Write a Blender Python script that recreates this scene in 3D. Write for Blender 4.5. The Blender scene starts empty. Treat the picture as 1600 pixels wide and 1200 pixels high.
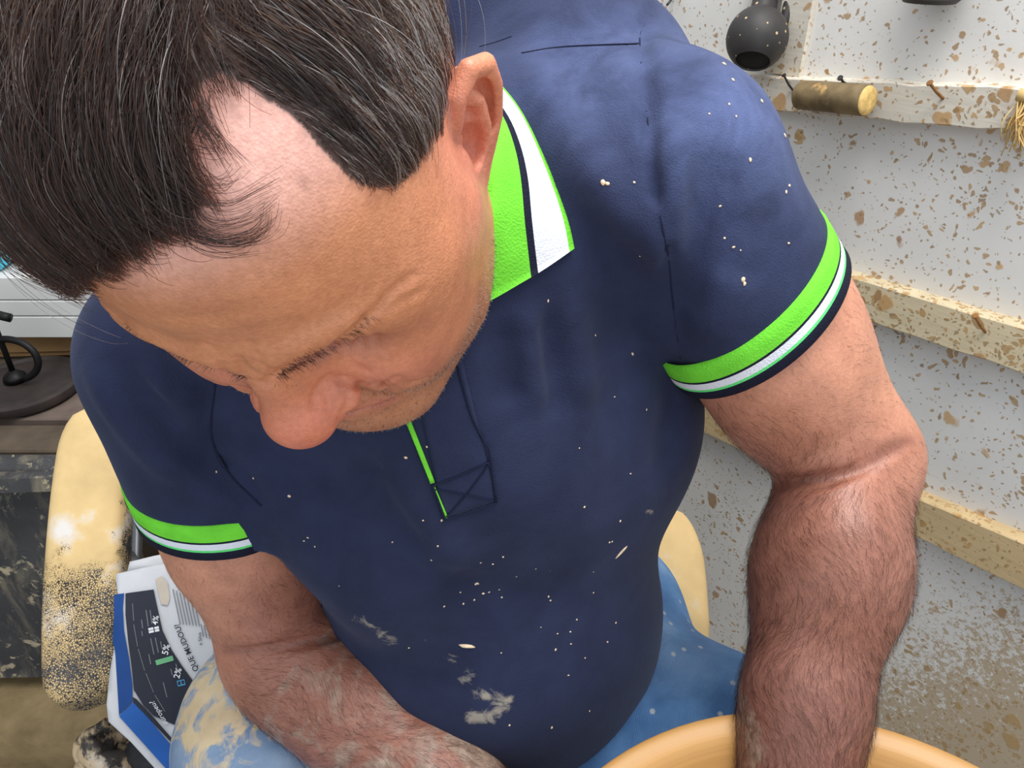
import bpy, math, random
import numpy as np
from mathutils import Vector, Matrix

rng = np.random.default_rng(7)
random.seed(7)
SC = bpy.context.scene
COL = SC.collection

# ------------------------------------------------------------------ camera, world, lights, exposure
CAM = np.array([0.0, 0.0, 1.25])
PITCH = math.radians(32)
FPX = 1200.0
RIGHT = np.array([1.0, 0, 0])
UPC = np.array([0, math.sin(PITCH), math.cos(PITCH)])
FWD = np.array([0, math.cos(PITCH), -math.sin(PITCH)])
cd = bpy.data.cameras.new('camera')
cam = bpy.data.objects.new('camera', cd)
COL.objects.link(cam)
cam.location = CAM
cam.rotation_euler = (math.pi / 2 - PITCH, 0, 0)
cd.sensor_width = 36
cd.lens = 36 * FPX / 1600
cd.clip_start = 0.01
SC.camera = cam

w = bpy.data.worlds.new('world')
SC.world = w
w.use_nodes = True
bg = w.node_tree.nodes['Background']
bg.inputs[0].default_value = (0.86, 0.93, 1.0, 1)
bg.inputs[1].default_value = 1.0


def area_light(name, loc, aim, size, power, color):
    ld = bpy.data.lights.new(name, 'AREA')
    ld.shape = 'RECTANGLE'
    ld.size, ld.size_y = size
    ld.energy = power
    ld.color = color
    o = bpy.data.objects.new(name, ld)
    COL.objects.link(o)
    o.location = loc
    o.rotation_euler = (Vector(aim) - Vector(loc)).to_track_quat('-Z', 'Y').to_euler()
    return o


area_light('skylight', (0.45, 0.35, 2.75), (0.05, 0.5, 0.9), (1.3, 1.1), 47, (1.0, 0.98, 0.95))

SC.view_settings.view_transform = 'Standard'
SC.view_settings.look = 'None'
SC.view_settings.exposure = 0.25
SC.view_settings.gamma = 1.0
SC.view_settings.use_curve_mapping = False


# ------------------------------------------------------------------ geometry helpers
def P(px, py, d):
    """world point seen at a pixel of the 1600x1200 photograph, d metres along the view axis"""
    px, py, d = (np.asarray(v, float) for v in (px, py, d))
    return (CAM + ((px - 800) / FPX * d)[..., None] * RIGHT + ((600 - py) / FPX * d)[..., None] * UPC + d[..., None] * FWD)


def pix(X):
    r = np.asarray(X, float) - CAM
    f = r @ FWD
    return np.stack([800 + FPX * (r @ RIGHT) / f, 600 - FPX * (r @ UPC) / f], -1)


def norm(v):
    v = np.asarray(v, float)
    return v / np.linalg.norm(v, axis=-1, keepdims=True)


def in_poly(p, poly):
    x, y = p[:, 0], p[:, 1]
    res = np.zeros(len(p), bool)
    n = len(poly)
    for i in range(n):
        x1, y1 = poly[i]
        x2, y2 = poly[(i + 1) % n]
        c = ((y1 > y) != (y2 > y)) & (x < (x2 - x1) * (y - y1) / ((y2 - y1) or 1e-9) + x1)
        res ^= c
    return res


def poly_dist(p, line):
    """distance of 2-D or 3-D points to a polyline"""
    d = np.full(len(p), 1e9)
    L = np.asarray(line, float)
    for a, b in zip(L[:-1], L[1:]):
        ab = b - a
        t = np.clip(((p - a) @ ab) / max(ab @ ab, 1e-12), 0, 1)
        d = np.minimum(d, np.linalg.norm(p - a - t[:, None] * ab, axis=1))
    return d


def smooth_line(pts, n=24):
    """Catmull-Rom through points"""
    p = np.asarray(pts, float)
    p = np.vstack([2 * p[0] - p[1], p, 2 * p[-1] - p[-2]])
    out = []
    m = len(p) - 3
    for t in np.linspace(0, m, n):
        i = min(int(t), m - 1)
        u = t - i
        a, b, c, d = p[i:i + 4]
        out.append(0.5 * (2 * b + (c - a) * u + (2 * a - 5 * b + 4 * c - d) * u * u + (3 * b - a - 3 * c + d) * u ** 3))
    return np.array(out)


def make_mesh(name, V, F, mats=(), parent=None, smooth=True, midx=None):
    me = bpy.data.meshes.new(name)
    V = np.asarray(V, np.float32)
    if isinstance(F, np.ndarray) and F.ndim == 2:
        k = F.shape[1]
        me.vertices.add(len(V))
        me.vertices.foreach_set('co', V.ravel())
        me.loops.add(F.size)
        me.loops.foreach_set('vertex_index', F.astype(np.int32).ravel())
        me.polygons.add(len(F))
        me.polygons.foreach_set('loop_start', np.arange(0, F.size, k, dtype=np.int32))
        me.update(calc_edges=True)
    else:
        me.from_pydata([tuple(map(float, v)) for v in V], [], [tuple(map(int, f)) for f in F])
        me.update()
    if smooth:
        me.polygons.foreach_set('use_smooth', np.ones(len(me.polygons), bool))
    for m in (mats if isinstance(mats, (list, tuple)) else [mats]):
        me.materials.append(m)
    if midx is not None:
        me.polygons.foreach_set('material_index', np.asarray(midx, np.int32))
    o = bpy.data.objects.new(name, me)
    COL.objects.link(o)
    if parent is not None:
        o.parent = parent
    return o


class MB:
    """collects simple shapes into one mesh"""
    def __init__(s):
        s.V, s.F, s.M, s.n = [], [], [], 0

    def add(s, V, F, m=0):
        V = np.asarray(V, float)
        s.V.append(V)
        s.F += [tuple(int(i) + s.n for i in f) for f in F]
        s.M += [m] * len(F)
        s.n += len(V)

    def box(s, c, ax, half, bev=0.0, m=0):
        """box with axes ax (3x3 rows) and half sizes, chamfered edges"""
        c = np.asarray(c, float)
        ax = np.asarray(ax, float)
        h = np.asarray(half, float)
        b = min(bev, h.min() * 0.98)
        bm_V, idx = [], {}
        for sx in (-1, 1):
            for sy in (-1, 1):
                for sz in (-1, 1):
                    sg = np.array([sx, sy, sz])
                    for k in range(3):
                        q = sg * (h - b)
                        q[k] = sg[k] * h[k]
                        idx[(sx, sy, sz, k)] = len(bm_V)
                        bm_V.append(c + q @ ax)
        F = []
        S = [(-1, -1), (1, -1), (1, 1), (-1, 1)]

        def key(k, sk, a, b_):
            v = [0, 0, 0]
            v[k] = sk
            o = [i for i in range(3) if i != k]
            v[o[0]], v[o[1]] = a, b_
            return tuple(v)
        for k in range(3):
            for sk in (-1, 1):
                F.append([idx[key(k, sk, a, b_) + (k,)] for a, b_ in S])
        for k in range(3):            # edge chamfers along axis k
            o = [i for i in range(3) if i != k]
            for a in (-1, 1):
                for b_ in (-1, 1):
                    v0 = [0, 0, 0]
                    v0[o[0]], v0[o[1]], v0[k] = a, b_, -1
                    v1 = list(v0)
                    v1[k] = 1
                    v0, v1 = tuple(v0), tuple(v1)
                    F.append([idx[v0 + (o[0],)], idx[v1 + (o[0],)], idx[v1 + (o[1],)], idx[v0 + (o[1],)]])
        for sx in (-1, 1):
            for sy in (-1, 1):
                for sz in (-1, 1):
                    F.append([idx[(sx, sy, sz, k)] for k in range(3)])
        s.add(bm_V, F, m)

    def tube(s, pts, rad, n=10, m=0, caps=True, squash=1.0):
        pts = np.asarray(pts, float)
        rad = np.broadcast_to(np.asarray(rad, float), (len(pts),))
        V, F = [], []
        t0 = norm(pts[1] - pts[0])
        up = np.array([0, 0, 1.0]) if abs(t0[2]) < .9 else np.array([1.0, 0, 0])
        x = norm(np.cross(t0, up))
        for i, p in enumerate(pts):
            t = norm(pts[min(i + 1, len(pts) - 1)] - pts[max(i - 1, 0)])
            x = norm(x - t * (x @ t))
            y = np.cross(t, x)
            for j in range(n):
                a = 2 * math.pi * j / n
                V.append(p + rad[i] * (math.cos(a) * x + squash * math.sin(a) * y))
        for i in range(len(pts) - 1):
            for j in range(n):
                k = (j + 1) % n
                F.append((i * n + j, i * n + k, (i + 1) * n + k, (i + 1) * n + j))
        if caps:
            F.append(tuple(range(n))[::-1])
            F.append(tuple((len(pts) - 1) * n + j for j in range(n)))
        s.add(V, F, m)

    def lathe(s, prof, origin, axis=(0, 0, 1), n=48, m=0):
        """prof: list of (r, h)"""
        ax = norm(axis)
        x = norm(np.cross(ax, [0.3, 0.9, 0.1] if abs(ax[2]) > .8 else [0, 0, 1]))
        y = np.cross(ax, x)
        V, F = [], []
        for r, h in prof:
            for j in range(n):
                a = 2 * math.pi * j / n
                V.append(np.asarray(origin) + ax * h + r * (math.cos(a) * x + math.sin(a) * y))
        for i in range(len(prof) - 1):
            for j in range(n):
                k = (j + 1) % n
                F.append((i * n + j, i * n + k, (i + 1) * n + k, (i + 1) * n + j))
        s.add(V, F, m)

    def blob(s, c, r, seed=0, amp=.25, n=10, m=0, ax=np.eye(3)):
        g = np.random.default_rng(seed)
        dirs = norm(g.normal(size=(5, 3)))
        ph = g.random(5) * 6
        V, F = [], []
        for i in range(n + 1):
            th = math.pi * i / n
            for j in range(n * 2):
                a = math.pi * j / n
                d = np.array([math.sin(th) * math.cos(a), math.sin(th) * math.sin(a), math.cos(th)])
                k = 1 + amp * np.mean(np.sin(4 * (dirs @ d) + ph))
                V.append(np.asarray(c) + (d * k * np.asarray(r)) @ ax)
        for i in range(n):
            for j in range(n * 2):
                k = (j + 1) % (n * 2)
                F.append((i * 2 * n + j, (i + 1) * 2 * n + j, (i + 1) * 2 * n + k, i * 2 * n + k))
        s.add(V, F, m)

    def build(s, name, mats, parent=None, smooth=False, label=None):
        o = make_mesh(name, np.vstack(s.V), s.F, mats, parent, smooth, s.M)
        if label:
            o['label'] = label
        return o


def autosmooth(o, deg=35):
    me = o.data
    me.polygons.foreach_set('use_smooth', np.ones(len(me.polygons), bool))
    me.set_sharp_from_angle(angle=math.radians(deg))
    return o


def tag(o, label=None, cat=None, group=None, kind=None):
    if label: o['label'] = label
    if cat: o['category'] = cat
    if group: o['group'] = group
    if kind: o['kind'] = kind
    return o


def empty(name, loc=(0, 0, 0)):
    o = bpy.data.objects.new(name, None)
    COL.objects.link(o)
    o.location = loc
    o.empty_display_size = .05
    bpy.context.view_layer.update()
    return o


def adopt(ch, root):
    """parent keeping world position (root is unrotated)"""
    ch.parent = root
    ch.matrix_parent_inverse = Matrix.Translation(root.location).inverted()
    return ch


# ------------------------------------------------------------------ signed-distance sculpting
class SDF:
    def __init__(s):
        s.ops = []

    def _add(s, fn, c, r, k, op):
        s.ops.append((fn, np.asarray(c, float), float(r) + k + 0.012, k, op))

    def ell(s, c, r, ax=np.eye(3), k=.01, op='u'):
        c, r, ax = np.asarray(c, float), np.asarray(r, float), np.asarray(ax, float)

        def fn(p):
            q = (p - c) @ ax.T
            k0 = np.linalg.norm(q / r, axis=1)
            k1 = np.linalg.norm(q / (r * r), axis=1)
            return k0 * (k0 - 1) / np.maximum(k1, 1e-6)
        s._add(fn, c, max(r), k, op)
        return s

    def cap(s, a, b, ra, rb=None, k=.01, op='u'):
        a, b = np.asarray(a, float), np.asarray(b, float)
        rb = ra if rb is None else rb
        ab = b - a
        L2 = max(ab @ ab, 1e-12)

        def fn(p):
            t = np.clip((p - a) @ ab / L2, 0, 1)
            return np.linalg.norm(p - a - t[:, None] * ab, axis=1) - (ra + (rb - ra) * t)
        s._add(fn, (a + b) / 2, math.sqrt(L2) / 2 + max(ra, rb), k, op)
        return s

    def line(s, pts, ra, rb=None, k=.01, op='u'):
        """tube along a polyline, radius ra -> rb"""
        pts = np.asarray(pts, float)
        rb = ra if rb is None else rb
        n = len(pts) - 1

        def fn(p):
            d = np.full(len(p), 1e3)
            for i in range(n):
                a, b = pts[i], pts[i + 1]
                ab = b - a
                t = np.clip((p - a) @ ab / max(ab @ ab, 1e-12), 0, 1)
                d = np.minimum(d, np.linalg.norm(p - a - t[:, None] * ab, axis=1) - (ra + (rb - ra) * (i + t) / n))
            return d
        c = (pts.min(0) + pts.max(0)) / 2
        s._add(fn, c, np.linalg.norm(pts - c, axis=1).max() + max(ra, rb), k, op)
        return s

    def crease(s, pts, amp, sig):
        """amp>0 carves a groove along the line, amp<0 raises a ridge; fades towards the ends"""
        pts = np.asarray(pts, float)
        n = len(pts) - 1

        def fn(p):
            d = np.full(len(p), 1e3)
            tt = np.zeros(len(p))
            for i in range(n):
                a, b = pts[i], pts[i + 1]
                ab = b - a
                t = np.clip((p - a) @ ab / max(ab @ ab, 1e-12), 0, 1)
                e = np.linalg.norm(p - a - t[:, None] * ab, axis=1)
                m = e < d
                d[m] = e[m]
                tt[m] = ((i + t) / n)[m]
            fade = np.clip(np.minimum(tt, 1 - tt) * 5, 0, 1) * .85 + .15
            return amp * fade * np.exp(-d * d / (2 * sig * sig))
        c = (pts.min(0) + pts.max(0)) / 2
        s.ops.append((fn, c, np.linalg.norm(pts - c, axis=1).max() + 3.2 * sig, 0, 'd'))
        return s

    def bump(s, c, amp, sig):
        c = np.asarray(c, float)
        sg = np.broadcast_to(np.asarray(sig, float), (3,))

        def fn(p):
            return amp * np.exp(-(((p - c) / sg) ** 2).sum(1) / 2)
        s.ops.append((fn, c, 3.2 * sg.max(), 0, 'd'))
        return s

    def custom(s, fn, c, r, k, op):
        s._add(fn, c, r, k, op)
        return s

    def __call__(s, p, cull=False):
        p = np.asarray(p, float)
        d = np.full(len(p), 0.06 if cull else 10.0)
        if cull:
            lo, hi = p.min(0), p.max(0)
        for fn, c, r, k, op in s.ops:
            if cull:
                q = np.clip(c, lo, hi)
                if (q - c) @ (q - c) > r * r:
                    continue
            if op == 'd':
                if not cull:
                    m = ((p - c) ** 2).sum(1) < r * r
                    if m.any():
                        d[m] += fn(p[m])
                else:
                    d += fn(p)
                continue
            e = fn(p)
            if op == 'u':
                h = np.maximum(k - np.abs(d - e), 0) / max(k, 1e-6)
                d = np.minimum(d, e) - h * h * k * .25
            elif op == 's':
                h = np.maximum(k - np.abs(d + e), 0) / max(k, 1e-6)
                d = np.maximum(d, -e) + h * h * k * .25
            elif op == 'i':
                d = np.maximum(d, e)
        return d

    def many(s, p, chunk=4096):
        """culled evaluation of points that lie near each other in chunks"""
        out = np.empty(len(p))
        for i in range(0, len(p), chunk):
            out[i:i + chunk] = s(p[i:i + chunk], True)
        return out

    def near(s, c, r):
        """the part of the field that matters inside a ball"""
        o = SDF()
        o.ops = [q for q in s.ops if np.linalg.norm(q[1] - np.asarray(c)) < q[2] + r]
        return o

    def grad(s, p, h=8e-4):
        g = np.empty((len(p), 3))
        for k in range(3):
            e = np.zeros(3)
            e[k] = h
            g[:, k] = s(p + e) - s(p - e)
        return norm(g + 1e-12)

    def trace(s, px, py, d0=.15, d1=1.6, steps=56):
        """first surface point along the view ray of pixels"""
        px, py = np.atleast_1d(np.asarray(px, float)), np.atleast_1d(np.asarray(py, float))
        dirs = P(px, py, np.ones(len(px))) - CAM
        L = np.linalg.norm(dirs, axis=1)
        t = np.full(len(px), d0)
        for _ in range(steps):
            d = s(CAM + dirs * t[:, None])
            t = np.minimum(t + np.clip(d, -.02, .2) * .9 / L, d1)
        return CAM + dirs * t[:, None]

    def settle(s, p, off=0.0, it=4):
        """move points along the gradient to distance off"""
        p = np.array(p, float)
        for _ in range(it):
            d = s(p) - off
            p = p - s.grad(p) * d[:, None] * .9
        return p


def axis_grid(lo, hi, h, fine=None, hf=None):
    """grid coordinates lo..hi with spacing h, and hf inside the fine interval"""
    if fine is None:
        return np.arange(lo, hi + h, h)
    a = np.arange(lo, fine[0], h)
    b = np.arange(fine[0], fine[1], hf)
    c = np.arange(fine[1], hi + h, h)
    return np.concatenate([a, b, c])


def surface(sdf, gx, gy, gz, B=8):
    """naive surface nets on a (non-uniform) grid; evaluates only blocks near the surface"""
    def pad(g):
        n = (-(len(g) - 1)) % B
        h = g[-1] - g[-2]
        return np.concatenate([g, g[-1] + h * np.arange(1, n + 1)])
    gx, gy, gz = pad(gx), pad(gy), pad(gz)
    nx, ny, nz = len(gx), len(gy), len(gz)
    val = np.full((nx, ny, nz), 1.0, np.float32)
    ix = np.arange(0, nx - 1, B)
    iy = np.arange(0, ny - 1, B)
    iz = np.arange(0, nz - 1, B)
    I, J, K = (a.ravel() for a in np.meshgrid(ix, iy, iz, indexing='ij'))
    lo = np.stack([gx[I], gy[J], gz[K]], 1)
    hi = np.stack([gx[I + B], gy[J + B], gz[K + B]], 1)
    c = (lo + hi) / 2
    half = np.linalg.norm(hi - lo, axis=1) / 2
    dc = np.empty(len(c))
    for i in range(0, len(c), 20000):
        dc[i:i + 20000] = sdf(c[i:i + 20000])
    keep = np.abs(dc) < half * 1.5 + .004
    for i, j, k in zip(I[(~keep) & (dc < 0)], J[(~keep) & (dc < 0)], K[(~keep) & (dc < 0)]):
        val[i:i + B + 1, j:j + B + 1, k:k + B + 1] = -1
    o = np.arange(B + 1)
    OI, OJ, OK = (a.ravel() for a in np.meshgrid(o, o, o, indexing='ij'))
    for i, j, k in zip(I[keep], J[keep], K[keep]):
        p = np.stack([gx[i + OI], gy[j + OJ], gz[k + OK]], 1)
        val[i:i + B + 1, j:j + B + 1, k:k + B + 1] = sdf(p, True).reshape(B + 1, B + 1, B + 1)
    s = val < 0
    cnt = np.zeros((nx - 1, ny - 1, nz - 1), np.int8)
    for a in (0, 1):
        for b in (0, 1):
            for e in (0, 1):
                cnt += s[a:nx - 1 + a, b:ny - 1 + b, e:nz - 1 + e]
    act = np.argwhere((cnt > 0) & (cnt < 8))
    key = (act[:, 0] * ny + act[:, 1]) * nz + act[:, 2]
    acc = np.zeros((len(act), 3))
    num = np.zeros(len(act))
    G = (gx, gy, gz)
    corners = [np.array(c_) for c_ in np.ndindex(2, 2, 2)]
    for ca in corners:
        for ax in range(3):
            if ca[ax]:
                continue
            cb = ca.copy()
            cb[ax] = 1
            ia, ib = act + ca, act + cb
            va = val[ia[:, 0], ia[:, 1], ia[:, 2]].astype(float)
            vb = val[ib[:, 0], ib[:, 1], ib[:, 2]].astype(float)
            m = (va < 0) != (vb < 0)
            t = np.where(m, va / np.where(m, va - vb, 1), 0)
            pa = np.stack([G[q][ia[:, q]] for q in range(3)], 1)
            pb = np.stack([G[q][ib[:, q]] for q in range(3)], 1)
            acc[m] += (pa + (pb - pa) * t[:, None])[m]
            num[m] += 1
    V = acc / num[:, None]
    quads = []
    for ax in range(3):
        sl0 = [slice(1, -1)] * 3
        sl0[ax] = slice(0, -1)
        sl1 = [slice(1, -1)] * 3
        sl1[ax] = slice(1, None)
        A, Bv = s[tuple(sl0)], s[tuple(sl1)]
        e = np.argwhere(A != Bv)
        ins = A[e[:, 0], e[:, 1], e[:, 2]]
        off = np.ones(3, int)
        off[ax] = 0
        e = e + off
        u, v = [q for q in range(3) if q != ax]
        if ax == 1:
            u, v = v, u
        ids = []
        for du, dv in ((1, 1), (0, 1), (0, 0), (1, 0)):
            q = e.copy()
            q[:, u] -= du
            q[:, v] -= dv
            kq = (q[:, 0] * ny + q[:, 1]) * nz + q[:, 2]
            ids.append(np.searchsorted(key, kq))
        Q = np.stack(ids, 1)
        Q[~ins] = Q[~ins][:, ::-1]
        quads.append(Q)
    return V, np.vstack(quads)


def vert_normals(V, F):
    n = np.cross(V[F[:, 2]] - V[F[:, 0]], V[F[:, 3]] - V[F[:, 1]])
    N = np.zeros_like(V)
    for k in range(4):
        np.add.at(N, F[:, k], n)
    return norm(N + 1e-15)


def color_attr(o, name, C):
    a = o.data.color_attributes.new(name, 'FLOAT_COLOR', 'POINT')
    C4 = np.ones((len(C), 4), np.float32)
    C4[:, :3] = C
    a.data.foreach_set('color', C4.ravel())


def float_attr(o, name, x):
    a = o.data.attributes.new(name, 'FLOAT', 'POINT')
    a.data.foreach_set('value', np.asarray(x, np.float32))


def hair_object(name, pts, rad, mat, parent):
    """pts (n, m, 3) strands as a curves object, rad (m,) or (n,m)"""
    n, m = pts.shape[:2]
    c = bpy.data.hair_curves.new(name)
    c.add_curves([m] * n)
    c.position_data.foreach_set('vector', np.ascontiguousarray(pts, np.float32).ravel())
    a = c.attributes.get('radius') or c.attributes.new('radius', 'FLOAT', 'POINT')
    a.data.foreach_set('value', np.ascontiguousarray(np.broadcast_to(rad, (n, m)), np.float32).ravel())
    c.materials.append(mat)
    o = bpy.data.objects.new(name, c)
    COL.objects.link(o)
    o.parent = parent
    return o


# ------------------------------------------------------------------ materials
def srgb(r, g, b):
    f = lambda c: (c / 255 / 12.92) if c <= 10 else ((c / 255 + .055) / 1.055) ** 2.4
    return (f(r), f(g), f(b), 1)


class NT:
    def __init__(s, name):
        s.m = bpy.data.materials.new(name)
        s.m.use_nodes = True
        s.t = s.m.node_tree
        s.b = s.t.nodes['Principled BSDF']
        s.out = s.t.nodes['Material Output']

    def n(s, typ, **kw):
        x = s.t.nodes.new(typ)
        for k, v in kw.items():
            if k.startswith('i_'):
                x.inputs[k[2:].replace('_', ' ')].default_value = v
            else:
                setattr(x, k, v)
        return x

    def l(s, a, b):
        s.t.links.new(a, b)

    def coord(s, scale=(1, 1, 1), rot=(0, 0, 0), out='Object'):
        tc = s.n('ShaderNodeTexCoord')
        mp = s.n('ShaderNodeMapping')
        mp.inputs['Scale'].default_value = scale
        mp.inputs['Rotation'].default_value = rot
        s.l(tc.outputs[out], mp.inputs['Vector'])
        return mp.outputs['Vector']

    def noise(s, vec, scale, detail=4, rough=.55, dist=0):
        x = s.n('ShaderNodeTexNoise')
        x.inputs['Scale'].default_value = scale
        x.inputs['Detail'].default_value = detail
        x.inputs['Roughness'].default_value = rough
        x.inputs['Distortion'].default_value = dist
        s.l(vec, x.inputs['Vector'])
        return x.outputs['Fac']

    def ramp(s, fac, *stops, interp='LINEAR'):
        x = s.n('ShaderNodeValToRGB')
        x.color_ramp.interpolation = interp
        e = x.color_ramp.elements
        while len(e) < len(stops):
            e.new(0.5)
        for el, (p, c) in zip(e, stops):
            el.position = p
            el.color = c if isinstance(c, tuple) else (c, c, c, 1)
        s.l(fac, x.inputs['Fac'])
        return x.outputs['Color']

    def mix(s, fac, a, b, typ='MIX'):
        x = s.n('ShaderNodeMix', data_type='RGBA', blend_type=typ)
        for v, i in ((fac, 0), (a, 6), (b, 7)):
            if hasattr(v, 'default_value'):
                s.l(v, x.inputs[i])
            else:
                x.inputs[i].default_value = v if i == 0 or len(v) == 4 else (*v, 1)
        return x.outputs[2]

    def math(s, op, a, b=None):
        x = s.n('ShaderNodeMath', operation=op)
        for v, i in ((a, 0), (b, 1)):
            if v is None: continue
            if hasattr(v, 'default_value'):
                s.l(v, x.inputs[i])
            else:
                x.inputs[i].default_value = v
        return x.outputs[0]

    def attr(s, name):
        x = s.n('ShaderNodeAttribute', attribute_name=name)
        return x

    def bump(s, h, strength=.3, dist=.002):
        x = s.n('ShaderNodeBump')
        x.inputs['Strength'].default_value = strength
        x.inputs['Distance'].default_value = dist
        s.l(h, x.inputs['Height'])
        s.l(x.outputs['Normal'], s.b.inputs['Normal'])
        return x

    def base(s, c, rough=.6, spec=.5):
        if hasattr(c, 'default_value'):
            s.l(c, s.b.inputs['Base Color'])
        else:
            s.b.inputs['Base Color'].default_value = c
        s.b.inputs['Roughness'].default_value = rough
        s.b.inputs['Specular IOR Level'].default_value = spec
        return s.m


def plain(name, rgb, rough=.6, spec=.4, var=.12, scale=40, metal=0):
    t = NT(name)
    v = t.coord()
    f = t.noise(v, scale, 5)
    c = srgb(*rgb)
    dk = tuple(x * (1 - var * 1.6) for x in c[:3]) + (1,)
    lt = tuple(min(1, x * (1 + var)) for x in c[:3]) + (1,)
    t.base(t.ramp(f, (.3, dk), (.7, lt)), rough, spec)
    t.b.inputs['Metallic'].default_value = metal
    return t.m


CLAY = srgb(226, 196, 146)
CLAY_D = srgb(176, 138, 84)

# ------------------------------------------------------------------ the man: skeleton
HL, HF, HU = (norm(np.array(v) @ np.array([RIGHT, UPC, FWD])) for v in
              ([.98109, .02621, -.19176], [-.03506, -.95033, -.30926], [-.19034, .31014, -.93144]))
HR = np.array([HL, HF, HU])                        # rows: head left, front, up
HC = CAM + np.array([-.0956, .0977, .3484]) @ np.array([RIGHT, UPC, FWD])


def H(x, y, z):
    return HC + np.array([x, y, z]) @ HR


def Hs(*pts):
    return np.array([H(*p) for p in pts])


def to_head(p):
    return (np.asarray(p) - HC) @ HR.T


LS, LE, LW = P(1032, 278, .47), P(1324, 715, .55), P(1216, 1330, .50)
RS, RE, RW = P(302, 560, .50), P(440, 1005, .62), P(800, 1310, .55)
PEL = np.array([.02, .53, .60])
SM = (LS + RS) / 2
TU = norm(SM - PEL)
TL = LS - RS
TL = norm(TL - TU * (TL @ TU))
TF = np.cross(TL, TU)
TR = np.array([TL, TF, TU])
TH = np.linalg.norm(SM - PEL)


def T(l, f, u):
    return PEL + np.array([l, f, u]) @ TR


NECK = T(0.005, -.005, TH + .05)
BOWL_C, BOWL_Z, BOWL_R = np.array([.179, .125]), .78, .204

# ------------------------------------------------------------------ body field
B = SDF()
# torso under the shirt
B.ell(T(-.012, 0, .02), (.135, .11, .13), TR, k=.02)
B.ell(T(-.018, .02, .14), (.122, .115, .15), TR, k=.03)
B.ell(T(0, 0, .31), (.145, .10, .15), TR, k=.03)
B.cap(LS, RS, .05, k=.03)
B.cap(T(0, -.01, TH - .02), NECK, .075, .062, k=.04)
B.cap(NECK, H(0, -.035, -.045), .062, .06, k=.03)
# arms
for S_, E_, W_, sg in ((LS, LE, LW, 1), (RS, RE, RW, -1)):
    fd = norm(W_ - E_)
    ud = norm(E_ - S_)
    M_ = E_ + (W_ - E_) * .34
    B.cap(S_, S_ + (E_ - S_) * .55, .056, .055, k=.03)
    B.cap(S_ + (E_ - S_) * .5, E_, .053, .041 if sg > 0 else .0445, k=.02)
    B.cap(E_, M_, .041 if sg > 0 else .045, .0455 if sg > 0 else .0475, k=.018)
    B.cap(M_, E_ + fd * np.linalg.norm(W_ - E_) * .72, .047, .037, k=.02)
    B.cap(E_ + (W_ - E_) * .66, W_, .0375, .029, k=.02)
# left arm outer contour of elbow
B.ell(P(1352, 735, .55), (.026, .03, .034), k=.03)
B.ell(P(1225, 600, .52), (.038, .04, .055), k=.03)
B.cap(P(1258, 470, .51), P(1350, 700, .55), .026, .029, k=.02)
B.ell(P(1305, 860, .52), (.040, .045, .05), k=.03)
B.ell(P(470, 1050, .61), (.042, .04, .045), k=.03)


# hands: palm, four fingers of three phalanges, thumb
def hand(wr, fore, palm_n, thumb_side, curl, spread=.0):
    fw = norm(fore)
    nrm = norm(palm_n - fw * (palm_n @ fw))
    sd = np.cross(fw, nrm)
    sd = sd * np.sign(sd @ thumb_side)
    B.ell(wr + fw * .05, (.041, .048, .016), np.array([sd, fw, nrm]), k=.02)
    B.cap(wr, wr + fw * .045 + sd * .02, .025, .018, k=.015)
    lens = [(.043, .027, .022), (.047, .031, .024), (.044, .029, .023), (.034, .022, .020)]
    offs = [.029, .0095, -.0105, -.029]
    base = [.088, .093, .088, .078]
    for L_, o_, b_ in zip(lens, offs, base):
        p = wr + fw * b_ + sd * o_ * 1.05
        a = 0.25
        B.cap(wr + fw * .04 + sd * o_ * .8, p, .011, .0105, k=.012)
        rr = .0098 if b_ > .08 else .0085
        for q, ln in enumerate(L_):
            a += curl[q]
            d = math.cos(a) * fw + math.sin(a) * nrm + sd * spread * o_ * 10
            B.cap(p, p + d * ln, rr - .0006 * q, rr - .0006 * (q + 1), k=.004)
            p = p + d * ln
    p = wr + fw * .022 + sd * .026
    d1 = norm(fw * .6 + sd * .75 + nrm * .35)
    d2 = norm(fw * .85 + sd * .35 + nrm * .45)
    d3 = norm(fw * .95 + sd * .05 + nrm * .4)
    for d, ln, r1, r2 in ((d1, .042, .0165, .0125), (d2, .032, .0125, .0112), (d3, .026, .0112, .0085)):
        B.cap(p, p + d * ln, r1, r2, k=.008)
        p = p + d * ln


hand(LW, np.array([-.25, -.85, -.12]), np.array([0, -.1, -1.0]), np.array([-1, .2, 0]), (.10, .22, .2), .06)
hand(RW, np.array([-.20, -.93, -.26]), np.array([1.0, .1, -.1]), np.array([0, 0, 1.0]), (.02, .10, .10))

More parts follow.
